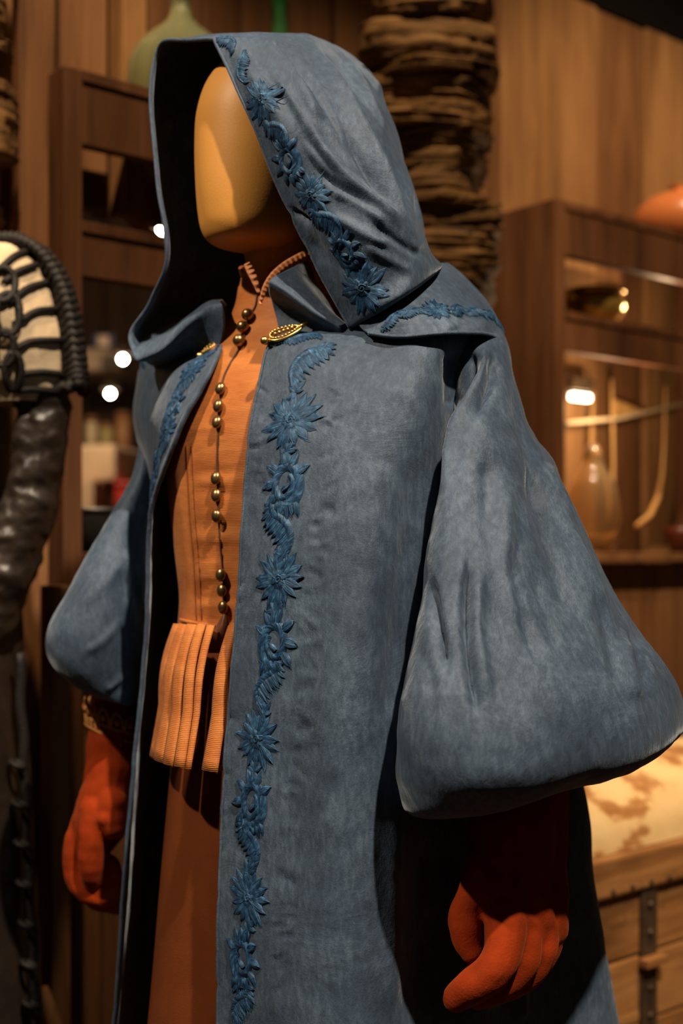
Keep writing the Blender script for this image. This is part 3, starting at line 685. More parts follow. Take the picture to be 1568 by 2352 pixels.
G = rings([(.27, .06, -.06, .07), (.2, .09, -.08, .13), (.05, .10, -.08, .12), (-.08, .09, -.07, .11), (-.2, .10, -.09, .13)], 0, 32, 30)
grid_obj('torso_form', G, M['head'], man, True, (12, 8), cap=True)
MB().lathe(Bd(0, 0, FL), [(0, 0), (.17, 0), (.17, .012), (.02, .02), (.018, .95), (0, .95)], 24).build('stand', M['iron'], man)

# ---------------------------------------------------------------- doublet
dbl = thing('doublet', Bd(0, 0, -.09), 'orange ribbed silk doublet with brass ball buttons and tabbed skirt', 'doublet')
G = rings([(.325, .084, -.05, .062), (.30, .090, -.055, .066), (.275, .098, -.07, .085), (.25, .110, -.095, .135), (.22, .124, -.112, .160), (.18, .141, -.12, .168), (.14, .150, -.122, .168), (.08, .151, -.115, .160), (.01, .147, -.105, .148), (-.05, .142, -.10, .140), (-.088, .143, -.10, .142)], 0, 64, 120, 2.25)
G = sculpt(G, [([(505, 880), (500, 1000), (503, 1200), (512, 1320), (518, 1410)], 5, -.003), ([(590, 700), (566, 790), (525, 840), (508, 880)], 5, -.003),
    ([(430, 1000), (437, 1200), (452, 1330), (458, 1425)], 5, -.002), ([(420, 1000), (432, 1200), (444, 1330), (448, 1425)], 5, -.0015)]
    + [([(450, y+random.uniform(-8, 8)), (500, y+random.uniform(-8, 8)), (545, y+random.uniform(-8, 8))], 9, random.choice([.0016, -.0016])) for y in range(990, 1430, 24)], (60, 16), True)
body = grid_obj('bodice', G, M['orange'], dbl, True, (60, 16))
bvD = bvh_of(body)
def onD(px, py, off=0):
    h, n = shoot(bvD, px, py); return h+n*off, n
pts = [onD(x, y, .0006)[0] for x, y in cr1(np.array([(592, 660), (588, 700), (575, 728), (556, 790), (528, 838), (511, 880), (504, 960), (500, 1050), (502, 1150), (505, 1230), (512, 1310), (518, 1400), (520, 1415)], float), 60)]
MB().tube(pts, .0014, 6).build('front_opening', M['cord'], dbl)
for x0 in (0, 12):
    pts = [onD(x+x0, y, .0003)[0] for x, y in cr1(np.array([(428, 1020), (436, 1180), (446, 1300), (452, 1425)], float), 30)]
    MB().tube(pts, .0006, 6).build('seam', M['skirt'], dbl)
for k, (x, y) in enumerate(((575, 728), (564, 757), (555, 788), (513, 897), (508, 936), (505, 974), (502, 1101), (503, 1140), (504, 1185), (513, 1321), (516, 1357), (519, 1395))):
    h, n = onD(x, y); sd = n.cross(ZZ).normalized(); up = sd.cross(n)
    r = .0075 if k < 3 else .0071
    bt = MB().ball(h+n*.0055, r, 16, 12, (.92 if k > 2 else 1, 1.12 if k > 2 else 1.0, .72 if k > 2 else 1), (sd, up, n)).build('button', M['bronze'], dbl)
    MB().tube([h, h+n*.003], .0025, 8).build('shank', M['bronze'], bt)
# collar with a small pleated frill and ribbon ties
colr = rings([(.322, .086, -.052, .064), (.338, .083, -.052, .064), (.352, .080, -.052, .064)], 0, 64, 8, 2.0)
zt = np.linspace(0, 1, 8)
for j in range(64):
    a = 2*math.pi*j/64; f = max(0, math.sin(a))          # collar dips at the front
    colr[:, j, 2] -= zt*.026*f**2
cg = colr[:, [j for j in range(18, 64)]+[j for j in range(0, 15)], :]
grid_obj('collar', cg, M['orange'], dbl, ref=(4, 50), solid=.002)
fr = []
n = 240; base = cr1(cg[-1], n)
cx = Bd(0, .015, 0)
for q, zz in enumerate((0, .005, .010)):
    row = []
    for i in range(n):
        p = Vector(base[i]); o_ = Vector((p.x-cx.x, p.y-cx.y, 0)).normalized(); row.append(tuple(p+o_*(.0028*q*math.sin(i*1.35)/2+.001)+Vector((0, 0, zz))))
    fr.append(row)
grid_obj('collar_frill', np.array(fr), M['peach'], dbl, ref=(1, 200), solid=.0008)
def strip(name, pts, ws, mat, parent, n=60):
    """pleated narrow band along (px,py,depth) points"""
    q = cr1(np.array(pts, float), n); w = cr1(np.array(ws, float), n); t = np.gradient(q[:, :2], axis=0); t /= np.linalg.norm(t, axis=1, keepdims=True)
    G = [[tuple(P(q[i, 0]-t[i, 1]*w[i]*g, q[i, 1]+t[i, 0]*w[i]*g, q[i, 2]-.0022*math.sin(i*1.15)*(.5-g*.5))) for g in (-1, -.4, .3, 1)] for i in range(n)]
    return grid_obj(name, np.array(G), mat, parent, ref=(n//2, 1), solid=.0010)
strip('neck_frill', [(566, 604, 1.452), (574, 620, 1.446), (584, 642, 1.441), (594, 672, 1.438)], [7, 9, 8, 4], M['peach'], dbl, 30)
strip('neck_frill', [(718, 574, 1.475), (690, 588, 1.462), (655, 608, 1.450), (626, 634, 1.441), (608, 664, 1.436), (597, 698, 1.434)], [8, 8, 8, 8, 7, 3], M['peach'], dbl, 90)
# tabbed skirt of the doublet
def tab(tl, tr, bl, br, bow=.006):
    G = []
    for i in range(14):
        f = i/13; A = Vector(tl).lerp(Vector(bl), f); B_ = Vector(tr).lerp(Vector(br), f); row = []
        for j in range(7):
            g = j/6; p = A.lerp(B_, g); nn = (B_-A).cross(Vector(bl)-Vector(tl)).normalized()
            if nn.y > 0: nn = -nn
            row.append(tuple(p+nn*(bow*math.sin(math.pi*g)*1.6+.003*g+.012*math.sin(math.pi*min(f*1.6, 1))*.5)))
        G.append(row)
    return grid_obj('skirt_tab', np.array(G), M['orange'], dbl, ref=(7, 3), solid=.003)
yt = 1440
tab(P(474, yt-4, 1.425), P(496, yt-2, 1.418), P(424, 1766, 1.375), P(442, 1769, 1.37), .002)
tab(P(452, yt-4, 1.435), P(476, yt-4, 1.424), P(398, 1760, 1.385), P(427, 1767, 1.374), .003)
tab(P(430, yt-6, 1.46), P(455, yt-4, 1.436), P(375, 1752, 1.42), P(401, 1762, 1.392), .003)
tab(P(412, yt-6, 1.49), P(433, yt-5, 1.459), P(354, 1740, 1.46), P(379, 1754, 1.423), .003)
tab(P(404, yt-6, 1.53), P(416, yt-6, 1.493), P(350, 1730, 1.52), P(360, 1744, 1.468), .003)
tab(P(522, yt+2, 1.412), P(552, yt-8, 1.40), P(462, 1768, 1.368), P(503, 1777, 1.352), .003)
tab(P(550, yt-6, 1.40), P(585, yt-10, 1.39), P(504, 1770, 1.36), P(548, 1777, 1.355), .003)
tab(P(585, yt-6, 1.39), P(625, yt-10, 1.385), P(550, 1770, 1.358), P(600, 1777, 1.35), .003)
tab(P(625, yt-6, 1.385), P(665, yt-10, 1.385), P(602, 1770, 1.355), P(655, 1777, 1.35), .003)
mb = MB(); 
pts = [onD(x, y, .002)[0] for x, y in cr1(np.array([(418, 1424), (450, 1432), (495, 1437), (530, 1438), (548, 1436)], float), 24)]
mb.tube(pts, .0024, 8).build('waist_seam', M['orange'], dbl)
h, nn = onD(516, 1415, .002)
grid_obj('modesty_flap', np.array([[tuple(P(x-w_, y, d)), tuple(P(x, y, d-.006)), tuple(P(x+w_, y, d))] for x, y, w_, d in ((516, 1412, 4, 1.418), (510, 1450, 22, 1.425), (500, 1500, 30, 1.43))]), simple('brown_flap_leather', (.16, .05, .018), .5, var=.2), dbl, ref=(1, 1), solid=.002)

# ---------------------------------------------------------------- underskirt
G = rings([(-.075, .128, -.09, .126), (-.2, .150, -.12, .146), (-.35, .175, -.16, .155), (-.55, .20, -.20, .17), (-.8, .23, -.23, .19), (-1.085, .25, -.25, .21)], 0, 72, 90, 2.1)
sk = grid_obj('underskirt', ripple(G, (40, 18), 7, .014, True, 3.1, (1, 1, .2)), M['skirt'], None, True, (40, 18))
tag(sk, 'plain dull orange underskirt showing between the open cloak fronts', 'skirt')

# ---------------------------------------------------------------- cloak
ck = thing('hooded_cloak', Bd(0, 0, FL+.04), 'blue hooded cloak with balloon sleeves and blue floral embroidery', 'cloak')
def rw(*pts): return [P(*p) for p in pts]
# body
R = [
 [(640, 762, 1.415), (720, 762, 1.405), (800, 745, 1.40), (890, 690, 1.42), (960, 655, 1.50), (1000, 640, 1.60), (900, 620, 1.72), (700, 640, 1.76), (470, 740, 1.72), (430, 790, 1.66), (465, 795, 1.58), (507, 790, 1.50)],
 [(614, 806, 1.402), (715, 798, 1.376), (845, 778, 1.364), (980, 750, 1.356), (1085, 735, 1.42), (1135, 740, 1.52), (1000, 780, 1.74), (620, 790, 1.88), (370, 815, 1.78), (335, 835, 1.69), (400, 835, 1.57), (486, 838, 1.475)],
 [(598, 870, 1.390), (712, 880, 1.352), (850, 872, 1.328), (985, 862, 1.332), (1064, 850, 1.41), (1130, 855, 1.52), (1000, 860, 1.74), (620, 860, 1.90), (348, 880, 1.80), (319, 885, 1.70), (372, 890, 1.57), (460, 890, 1.466)],
 [(573, 1000, 1.375), (700, 1000, 1.325), (850, 1000, 1.305), (975, 990, 1.320), (1060, 980, 1.41), (1120, 980, 1.52), (1000, 1000, 1.74), (620, 1000, 1.92), (345, 1000, 1.82), (317, 1000, 1.70), (345, 1000, 1.58), (402, 1010, 1.475)],
 [(556, 1230, 1.365), (690, 1210, 1.305), (830, 1200, 1.282), (950, 1200, 1.305), (1040, 1200, 1.385), (1110, 1200, 1.50), (1000, 1200, 1.74), (640, 1200, 1.94), (420, 1200, 1.88), (380, 1190, 1.80), (350, 1190, 1.66), (346, 1195, 1.53)],
 [(541, 1460, 1.358), (680, 1450, 1.290), (815, 1450, 1.262), (925, 1450, 1.290), (1020, 1450, 1.37), (1110, 1450, 1.49), (1040, 1450, 1.74), (640, 1450, 1.98), (430, 1450, 1.90), (372, 1450, 1.82), (342, 1450, 1.68), (334, 1450, 1.555)],
 [(514, 1750, 1.352), (660, 1750, 1.280), (790, 1750, 1.247), (900, 1750, 1.270), (1020, 1750, 1.345), (1180, 1750, 1.46), (1280, 1750, 1.60), (660, 1750, 2.05), (430, 1750, 1.94), (350, 1750, 1.84), (315, 1750, 1.69), (306, 1750, 1.565)],
 [(503, 2050, 1.347), (650, 2050, 1.275), (780, 2050, 1.238), (895, 2050, 1.255), (1020, 2050, 1.325), (1210, 2050, 1.44), (1333, 2050, 1.60), (700, 2050, 2.12), (420, 2050, 1.98), (330, 2050, 1.86), (291, 2050, 1.70), (281, 2050, 1.575)],
 [(498, 2352, 1.342), (640, 2352, 1.268), (775, 2352, 1.228), (895, 2352, 1.243), (1020, 2352, 1.31), (1240, 2352, 1.43), (1383, 2352, 1.60), (740, 2352, 2.18), (400, 2352, 2.02), (315, 2352, 1.88), (273, 2352, 1.72), (262, 2352, 1.585)],
 [(490, 3000, 1.335), (625, 3000, 1.255), (765, 3000, 1.21), (895, 3000, 1.22), (1030, 3000, 1.285), (1290, 3000, 1.41), (1490, 3000, 1.60), (800, 2700, 2.3), (360, 2750, 2.1), (310, 2850, 1.92), (255, 2900, 1.75), (220, 2950, 1.60)],
]
ctrl = [rw(*r) for r in R]
for v in ctrl[-1]: v.z = .34
last = []
for v, u in zip(ctrl[-1], ctrl[-2]):
    w_ = v+(v-u)*.35; w_.z = .045; last.append(w_)
ctrl.append(last)
G = patch(ctrl, 300, 260)
ref = (90, 50)
st = [([(885, 800), (872, 950), (845, 1150), (800, 1450), (770, 1900)], 60, .006),
      ([(1035, 800), (1040, 950)], 16, -.010), ([(980, 1000), (950, 1200), (915, 1450), (880, 1700)], 40, -.007),
      ([(700, 860), (720, 1100), (700, 1500), (660, 2000)], 70, -.004),
      ([(905, 1850), (900, 2352)], 22, .006), ([(985, 1900), (990, 2352)], 40, -.012), ([(1100, 2000), (1110, 2352)], 30, .010), ([(1195, 2200), (1200, 2352)], 12, .008),
      ([(345, 1100), (333, 1300), (322, 1560), (290, 1900)], 10, .002)]
r2 = random.Random(5)
for k in range(60):                                   # short puckers beside the stitched band
    y = 880+k*25; cx_ = np.interp(y, [880, 1230, 1450, 1750, 2050, 2352], [690, 650, 625, 590, 570, 555]); sd = r2.choice([-1, 1, 1])
    x = cx_+sd*r2.uniform(50, 75); a = r2.uniform(-.9, .3)
    st.append(([(x, y), (x+sd*r2.uniform(22, 60)*math.cos(a), y+r2.uniform(-25, 35))], r2.uniform(4, 7), r2.choice([-.0022, -.0016, .0015])))
G = sculpt(G, st, ref, dmax=1.75)
G = ripple(G, ref, 11, .006, seed=2.0, stretch=(1, 1, .35)); G = ripple(G, ref, 38, .0016, seed=5.0)
bodyo = grid_obj('cloak_body', G, M['cloth'], ck, ref=ref, solid=.003)
for nm, jj in (('hem_edge', 0), ('hem_edge', -1)):
    MB().tube([Vector(p) for p in G[6:, jj][::2]], .0030 if jj else .0018, 8).build(nm, M['cloth'], ck)
bvB = bvh_of(bodyo)

# hood: arches from the front rim to the nape
Hc = [
 [(815, 740, 1.45), (806, 758, 1.388), (782, 715, 1.385), (725, 597, 1.385), (640, 420, 1.383), (560, 235, 1.390), (500, 108, 1.415), (484, 92, 1.43), (418, 94, 1.49), (366, 104, 1.540), (346, 205, 1.548), (358, 400, 1.540), (383, 590, 1.53), (345, 690, 1.56), (297, 765, 1.575), (312, 826, 1.555)],
 [(875, 695, 1.43), (866, 722, 1.358), (838, 670, 1.352), (790, 570, 1.345), (710, 410, 1.345), (630, 235, 1.355), (565, 100, 1.40), (540, 76, 1.44), (462, 84, 1.53), (392, 106, 1.61), (360, 205, 1.63), (370, 400, 1.63), (393, 580, 1.62), (362, 685, 1.64), (345, 745, 1.65), (345, 810, 1.62)],
 [(940, 655, 1.43), (938, 676, 1.350), (915, 620, 1.345), (870, 510, 1.335), (800, 365, 1.345), (725, 210, 1.365), (665, 98, 1.43), (640, 74, 1.48), (590, 90, 1.60), (550, 130, 1.69), (520, 230, 1.71), (515, 400, 1.71), (520, 580, 1.70), (490, 670, 1.70), (450, 730, 1.70), (440, 770, 1.68)],
 [(1000, 622, 1.48), (1000, 626, 1.400), (968, 575, 1.365), (930, 480, 1.365), (878, 350, 1.385), (818, 220, 1.42), (768, 122, 1.50), (745, 92, 1.56), (710, 120, 1.68), (680, 170, 1.76), (660, 260, 1.78), (650, 420, 1.78), (650, 580, 1.77), (630, 660, 1.76), (610, 700, 1.75), (600, 730, 1.73)],
 [(1012, 612, 1.53), (1016, 604, 1.48), (985, 570, 1.45), (958, 480, 1.46), (918, 370, 1.48), (878, 260, 1.53), (845, 172, 1.60), (828, 148, 1.65), (800, 180, 1.75), (780, 230, 1.81), (770, 320, 1.83), (770, 450, 1.83), (770, 590, 1.82), (760, 650, 1.80), (750, 680, 1.79), (740, 700, 1.77)],
 [(985, 620, 1.60), (990, 606, 1.58), (976, 585, 1.57), (965, 510, 1.58), (940, 420, 1.60), (910, 330, 1.64), (885, 270, 1.70), (870, 260, 1.74), (855, 290, 1.79), (845, 330, 1.82), (840, 400, 1.83), (840, 480, 1.83), (845, 590, 1.81), (845, 640, 1.80), (845, 660, 1.79), (845, 680, 1.78)],
 [(930, 640, 1.66), (930, 630, 1.67), (930, 600, 1.68), (925, 560, 1.70), (915, 500, 1.71), (905, 440, 1.73), (895, 400, 1.75), (890, 390, 1.77), (885, 400, 1.79), (880, 430, 1.80), (880, 480, 1.80), (880, 530, 1.80), (885, 590, 1.79), (890, 630, 1.78), (890, 645, 1.77), (890, 660, 1.76)],
]
ctrl = [rw(*r) for r in Hc]
G = patch(ctrl, 200, 300)
ref = (60, 70)
st = [([(590, 88), (650, 140), (700, 215), (735, 300)], 12, .007), ([(555, 100), (620, 175), (680, 290)], 16, -.005), ([(625, 95), (690, 160), (730, 220)], 12, -.005),
      ([(700, 88), (775, 190), (825, 285), (860, 350), (905, 440), (962, 560)], 12, .011), ([(660, 105), (730, 205), (780, 295), (835, 385), (900, 470)], 15, -.006),
      ([(745, 110), (815, 200), (862, 300), (905, 400), (955, 530)], 15, -.009), ([(790, 130), (845, 230), (890, 330)], 10, .005),
      ([(832, 150), (880, 255), (925, 375), (968, 530)], 10, .012), ([(862, 190), (905, 290), (945, 410), (972, 530)], 11, -.016),
      ([(685, 245), (735, 335), (800, 412), (870, 468), (940, 535)], 13, .009), ([(730, 385), (790, 440), (860, 495)], 12, -.005),
      ([(755, 430), (830, 474), (890, 520)], 10, .007), ([(760, 490), (840, 540), (900, 565)], 11, .005),
      ([(668, 478), (700, 500), (715, 515)], 7, -.007), ([(700, 540), (770, 600), (840, 640)], 18, -.004), ([(640, 330), (690, 390)], 14, -.004),
      ([(508, 118), (560, 225), (640, 410), (725, 590), (785, 710)], 9, .002), ([(640, 90), (710, 165), (760, 250), (800, 335)], 8, .004), ([(770, 105), (830, 190), (875, 290), (915, 390)], 7, .004),
      ([(700, 330), (750, 395), (810, 440)], 8, .004), ([(610, 150), (665, 220), (700, 285)], 8, .003), ([(860, 520), (920, 560), (975, 590)], 9, -.004), ([(830, 560), (900, 600), (950, 625)], 12, .003), ([(795, 300), (850, 400), (900, 470)], 8, -.004)]
G = sculpt(G, st, ref, dmax=1.72)
G = ripple(G, ref, 13, .005, seed=9.0)
hood = grid_obj('hood', G, M['cloth'], ck, ref=ref, solid=.003)
bvH = bvh_of(hood)
MB().tube([Vector(p) for p in G[0, 14:][::2]], .0019, 8).build('hood_hem', M['cloth'], ck)

# near collar fold
ctrl = [rw((708, 600, 1.50), (682, 609, 1.450), (646, 627, 1.418), (618, 648, 1.402), (624, 690, 1.432), (636, 735, 1.432), (642, 768, 1.420)),
        rw((738, 668, 1.48), (706, 650, 1.425), (682, 662, 1.404), (660, 675, 1.393), (666, 712, 1.424), (676, 748, 1.424), (684, 772, 1.412)),
        rw((772, 722, 1.45), (746, 698, 1.412), (730, 706, 1.396), (714, 715, 1.388), (720, 742, 1.410), (728, 764, 1.410), (738, 780, 1.404)),
        rw((806, 752, 1.42), (796, 745, 1.396), (788, 748, 1.388), (780, 752, 1.383), (782, 766, 1.388), (788, 778, 1.392), (796, 788, 1.394))]
G = patch(ctrl, 40, 50); grid_obj('collar_fold', ripple(G, (20, 25), 25, .003), M['cloth'], ck, ref=(20, 20), solid=.003)
# far collar fold
ctrl = [rw((345, 760, 1.66), (312, 790, 1.60), (300, 805, 1.57), (312, 828, 1.552), (330, 832, 1.56), (345, 838, 1.60), (352, 842, 1.63)),
        rw((400, 740, 1.64), (380, 762, 1.575), (370, 780, 1.545), (372, 800, 1.532), (385, 812, 1.54), (398, 825, 1.56), (408, 835, 1.58)),
        rw((450, 720, 1.62), (432, 725, 1.555), (424, 732, 1.525), (428, 748, 1.512), (440, 770, 1.525), (450, 800, 1.54), (456, 820, 1.55)),
        rw((490, 700, 1.60), (478, 694, 1.54), (472, 696, 1.512), (476, 708, 1.498), (482, 745, 1.505), (484, 785, 1.52), (486, 806, 1.53)),
        rw((520, 700, 1.58), (510, 690, 1.53), (504, 690, 1.50), (508, 702, 1.488), (512, 740, 1.492), (508, 780, 1.502), (504, 800, 1.51))]
G = patch(ctrl, 60, 50); grid_obj('collar_fold', ripple(G, (30, 25), 25, .003), M['cloth'], ck, ref=(30, 25), solid=.003)

# shoulder cape, near side
ctrl = [rw((820, 742, 1.385), (880, 700, 1.395), (940, 655, 1.42), (1000, 615, 1.46), (1030, 604, 1.54), (1000, 606, 1.64)),
        rw((826, 748, 1.375), (890, 715, 1.372), (960, 675, 1.392), (1040, 645, 1.44), (1072, 636, 1.53), (1040, 640, 1.64)),
        rw((832, 755, 1.368), (900, 738, 1.352), (985, 712, 1.362), (1085, 696, 1.42), (1120, 690, 1.52), (1080, 690, 1.65)),
        rw((840, 760, 1.362), (910, 757, 1.346), (1005, 742, 1.346), (1112, 738, 1.40), (1148, 745, 1.51), (1110, 750, 1.65)),
        rw((846, 766, 1.358), (915, 774, 1.342), (1012, 766, 1.338), (1122, 768, 1.392), (1163, 800, 1.50), (1130, 800, 1.66))]
G = patch(ctrl, 90, 130)
G = sculpt(G, [([(880, 770), (960, 690), (1010, 620)], 25, .004), ([(1060, 660), (1075, 760)], 18, -.003), ([(1010, 700), (1040, 765)], 14, .003)], (50, 60))
cape = grid_obj('shoulder_cape', ripple(G, (50, 60), 20, .003), M['cloth'], ck, ref=(50, 60), solid=.003)
bvC = bvh_of(cape)
MB().tube([Vector(p) for p in G[-1][:115:2]], .0022, 8).build('cape_hem', M['cloth'], ck)
# far side cape
ctrl = [rw((330, 790, 1.70), (380, 770, 1.66), (440, 770, 1.58)), rw((322, 830, 1.69), (370, 830, 1.61), (420, 830, 1.56)), rw((318, 872, 1.70), (338, 875, 1.655), (352, 862, 1.615))]
G = patch(ctrl, 30, 30); capf = grid_obj('shoulder_cape', G, M['cloth'], ck, ref=(15, 15), solid=.003); bvF = bvh_of(capf)

# sleeves
def sleeve(rows, nr, nc, strokes, ref, seed, p=2.2):
    ctrl = []
    for (l, r, fe, be) in rows:
        A, B = P(*l), P(*r); C = (A+B)/2; H = (B-A)/2; row = []
        for j in range(20):
            a = 2*math.pi*j/20; ca, sa = math.cos(a), math.sin(a)
            x = math.copysign(abs(ca)**(2/p), ca); y = math.copysign(abs(sa)**(2/p), sa)
            row.append(C+H*x+Vector((0, -1, 0))*(fe if sa > 0 else be)*y)
        ctrl.append(row)
    G = patch(ctrl, nr, nc, True)
    G = sculpt(G, strokes, ref, True)
    G = ripple(G, ref, 14, .006, True, seed); G = ripple(G, ref, 45, .0016, True, seed+3)
    return grid_obj('balloon_sleeve', G, M['cloth'], ck, True, ref, .0025)
near = [((1040, 735, 1.46), (1140, 735, 1.50), .03, .04), ((1046, 800, 1.43), (1164, 805, 1.49), .065, .05), ((1046, 890, 1.40), (1183, 900, 1.46), .075, .06), ((1040, 990, 1.335), (1218, 990, 1.45), .07, .07), ((1000, 1180, 1.285), (1312, 1170, 1.43), .078, .09), ((958, 1400, 1.25), (1422, 1380, 1.42), .110, .11),
        ((920, 1600, 1.230), (1520, 1530, 1.42), .145, .12), ((911, 1715, 1.230), (1556, 1620, 1.43), .162, .12), ((914, 1800, 1.235), (1552, 1668, 1.43), .158, .11), ((932, 1862, 1.245), (1505, 1692, 1.42), .125, .085), ((1005, 1862, 1.265), (1390, 1675, 1.40), .055, .055), ((1075, 1760, 1.27), (1290, 1700, 1.36), .03, .045), ((1100, 1690, 1.275), (1270, 1660, 1.35), .03, .04)]
st = [([(1078, 1280), (1068, 1400), (1075, 1520), (1100, 1660)], 10, -.014), ([(1100, 1300), (1096, 1450), (1122, 1620)], 14, .007), ([(985, 1320), (1005, 1430), (1028, 1545)], 13, -.012), ([(962, 1480), (992, 1570), (990, 1660)], 14, -.003),
      ([(1455, 1440), (1475, 1520), (1492, 1590)], 13, -.007), ([(1430, 1460), (1455, 1550), (1468, 1610)], 13, .005),
      ([(1165, 850), (1203, 990), (1278, 1140), (1375, 1340)], 7, -.003),
      ([(1112, 800), (1100, 880), (1066, 945), (1044, 1010), (1015, 1150)], 9, .012), ([(1135, 810), (1128, 880), (1090, 960)], 10, -.008), ([(1080, 800), (1074, 870), (1050, 950)], 14, -.009),
      ([(1150, 1100), (1165, 1300), (1210, 1450)], 20, .008), ([(1210, 1050), (1260, 1250), (1330, 1450)], 20, -.008), ([(1230, 1000), (1310, 1220), (1400, 1450)], 16, .008), ([(1160, 1260), (1195, 1400), (1240, 1520)], 13, -.006), ([(1190, 960), (1225, 1080), (1250, 1180)], 10, -.006), ([(1120, 1060), (1120, 1200)], 16, -.004),
      ([(1350, 1340), (1400, 1480), (1425, 1580)], 10, -.005),       ([(1230, 1290), (1260, 1430), (1280, 1500)], 14, -.004), ([(1190, 1230), (1180, 1330)], 12, -.003)]
sleeve(near, 220, 200, st, (110, 50), 1.0, 2.1)
far = [((340, 840, 1.74), (400, 850, 1.74), .04, .04), ((325, 950, 1.76), (380, 950, 1.76), .05, .05), ((312, 1080, 1.745), (362, 1080, 1.74), .05, .05), ((262, 1180, 1.72), (345, 1170, 1.72), .055, .06), ((192, 1300, 1.70), (334, 1290, 1.70), .07, .07), ((128, 1420, 1.69), (330, 1410, 1.69), .085, .08), ((116, 1490, 1.69), (328, 1500, 1.69), .088, .08), ((150, 1550, 1.69), (322, 1570, 1.69), .075, .07), ((205, 1585, 1.69), (315, 1612, 1.69), .055, .05), ((250, 1575, 1.69), (310, 1590, 1.69), .035, .035), ((255, 1530, 1.69), (308, 1540, 1.69), .03, .03)]
st = [([(290, 1260), (298, 1340), (285, 1420)], 8, .005), ([(305, 1180), (312, 1300), (318, 1400)], 8, -.006), ([(195, 1500), (240, 1470), (280, 1420)], 8, .004), ([(180, 1400), (250, 1330), (285, 1280)], 14, .004), ([(240, 1590), (300, 1540)], 8, .004)]
sleeve(far, 120, 120, st, (60, 30), 4.0, 2.1)

# clasps
def clasp(bv, px, py, ang, s):
    h, n = shoot(bv, px, py)
    up = (ZZ-n*n.z).normalized(); sd = up.cross(n)
    ax = sd*math.cos(ang)+up*math.sin(ang); ay = n.cross(ax)
    def pt(x, y, z): return h+ax*x*s+ay*y*s+n*z*s
    o = MB().ball(pt(0, 0, .003), 1, 20, 8, (.017*s, .009*s, .003*s), (ax, ay, n)).build('clasp', M['cord'], ck)
    MB().tube([pt(.018*math.cos(a)*(1 if math.cos(a) < 0 else 1.15), .010*math.sin(a)*(1-.3*math.cos(a)), .004) for a in np.linspace(0, 6.2832, 29)[:-1]], .0016*s, 8, closed=True).build('rim', M['gold'], o)
    for i in range(24):
        a = 2*math.pi*i/24; MB().ball(pt(.0165*math.cos(a), .0088*math.sin(a)*(1-.3*math.cos(a)), .0062), .0017*s, 8, 6).build('bead', M['gold'], o)
    for i in range(5): MB().ball(pt(-.010+i*.005, 0, .0072), .0020*s, 8, 6).build('bead', M['gold'], o)
    MB().ball(pt(-.0235, -.001, .004), .0052*s, 12, 8).build('bead', M['gold'], o)
    MB().tube([pt(.018, .002, .003), pt(.024, .004, .003), pt(.031, .006, .002)], [.002*s, .0026*s, .001*s], 8).build('hook', M['gold'], o)
clasp(bvB, 655, 772, .55, 1.0)
clasp(bvB, 489, 800, .9, .8)

# ---------------------------------------------------------------- embroidery
def petal(mb, p0, p1, w, h=.0016, tip=.5, bend=0.0):
    """domed satin-stitch petal in local 2D metres; returns nothing, appends (x,y,height)"""
    p0, p1 = np.array(p0, float), np.array(p1, float); d = p1-p0; Lg = np.linalg.norm(d); d /= max(Lg, 1e-9); s = np.array([-d[1], d[0]])
    n, m = 7, 9; V = []; UV = []; jit = [random.uniform(.80, 1.08) for _ in range(m)]; hj = [random.uniform(.62, 1.15) for _ in range(m)]
    ph = random.random()*9
    for i in range(n):
        f = i/(n-1); ww = w*(math.sin(math.pi*min(1, (f*.86+.14))**(.9))**.75)*(1 if f < .999 else 0)
        for j in range(m):
            g = j/(m-1)*2-1; ff = f*(1+(jit[j]-1)*f); q = p0+d*Lg*ff+s*(ww*g*(1.1 if j % 2 else 1)+bend*math.sin(math.pi*f*.5)*Lg)
            V.append((q[0], q[1], h*hj[j]*(1-g**4*.9)*(.35+.65*math.sin(math.pi*min(1, f+.12)))*(0 if abs(g) > .99 else 1)+.0002)); UV.append((g*.5+ph, f+ph*.37))
    Fs = [(i*m+j, i*m+j+1, (i+1)*m+j+1, (i+1)*m+j) for i in range(n-1) for j in range(m-1)]
    mb.append((V, Fs, UV))
def ribbon(mb, pts, ws, h=.0016):
    pts = cr1(np.array(pts, float), 26); ws = cr1(np.array(ws, float), 26); V = []; UV = []; m = 5; ph = random.random()*9
    t = np.gradient(pts, axis=0); t /= np.maximum(np.linalg.norm(t, axis=1, keepdims=True), 1e-9)
    for i in range(26):
        s = np.array([-t[i, 1], t[i, 0]])
        for j in range(m):
            g = j/(m-1)*2-1; q = pts[i]+s*ws[i]*g; V.append((q[0], q[1], h*(1-g*g)+.0002)); UV.append((i*.09+g*.12+ph, g*.5+ph))
    mb.append((V, [(i*m+j, i*m+j+1, (i+1)*m+j+1, (i+1)*m+j) for i in range(25) for j in range(m-1)], UV))
def m_flower(R, npet=15):
    L = []
    for k in range(npet):
        a = 2*math.pi*k/npet+random.uniform(-.08, .08); r = R*random.uniform(.86, 1.08)
        petal(L, (R*.16*math.cos(a), R*.16*math.sin(a)), (r*math.cos(a), r*math.sin(a)), R*random.uniform(.155, .20), .0016, bend=random.uniform(-.06, .06))
    for k in range(8):
        a = 2*math.pi*k/8+.2; petal(L, (0, 0), (R*.40*math.cos(a), R*.42*math.sin(a)), R*.12, .0024)
    ribbon(L, [(R*.14*math.cos(a)*(1-a/12), R*.14*math.sin(a)*(1-a/12)) for a in np.linspace(0, 9, 12)], [R*.06]*12, .0030)
    return L
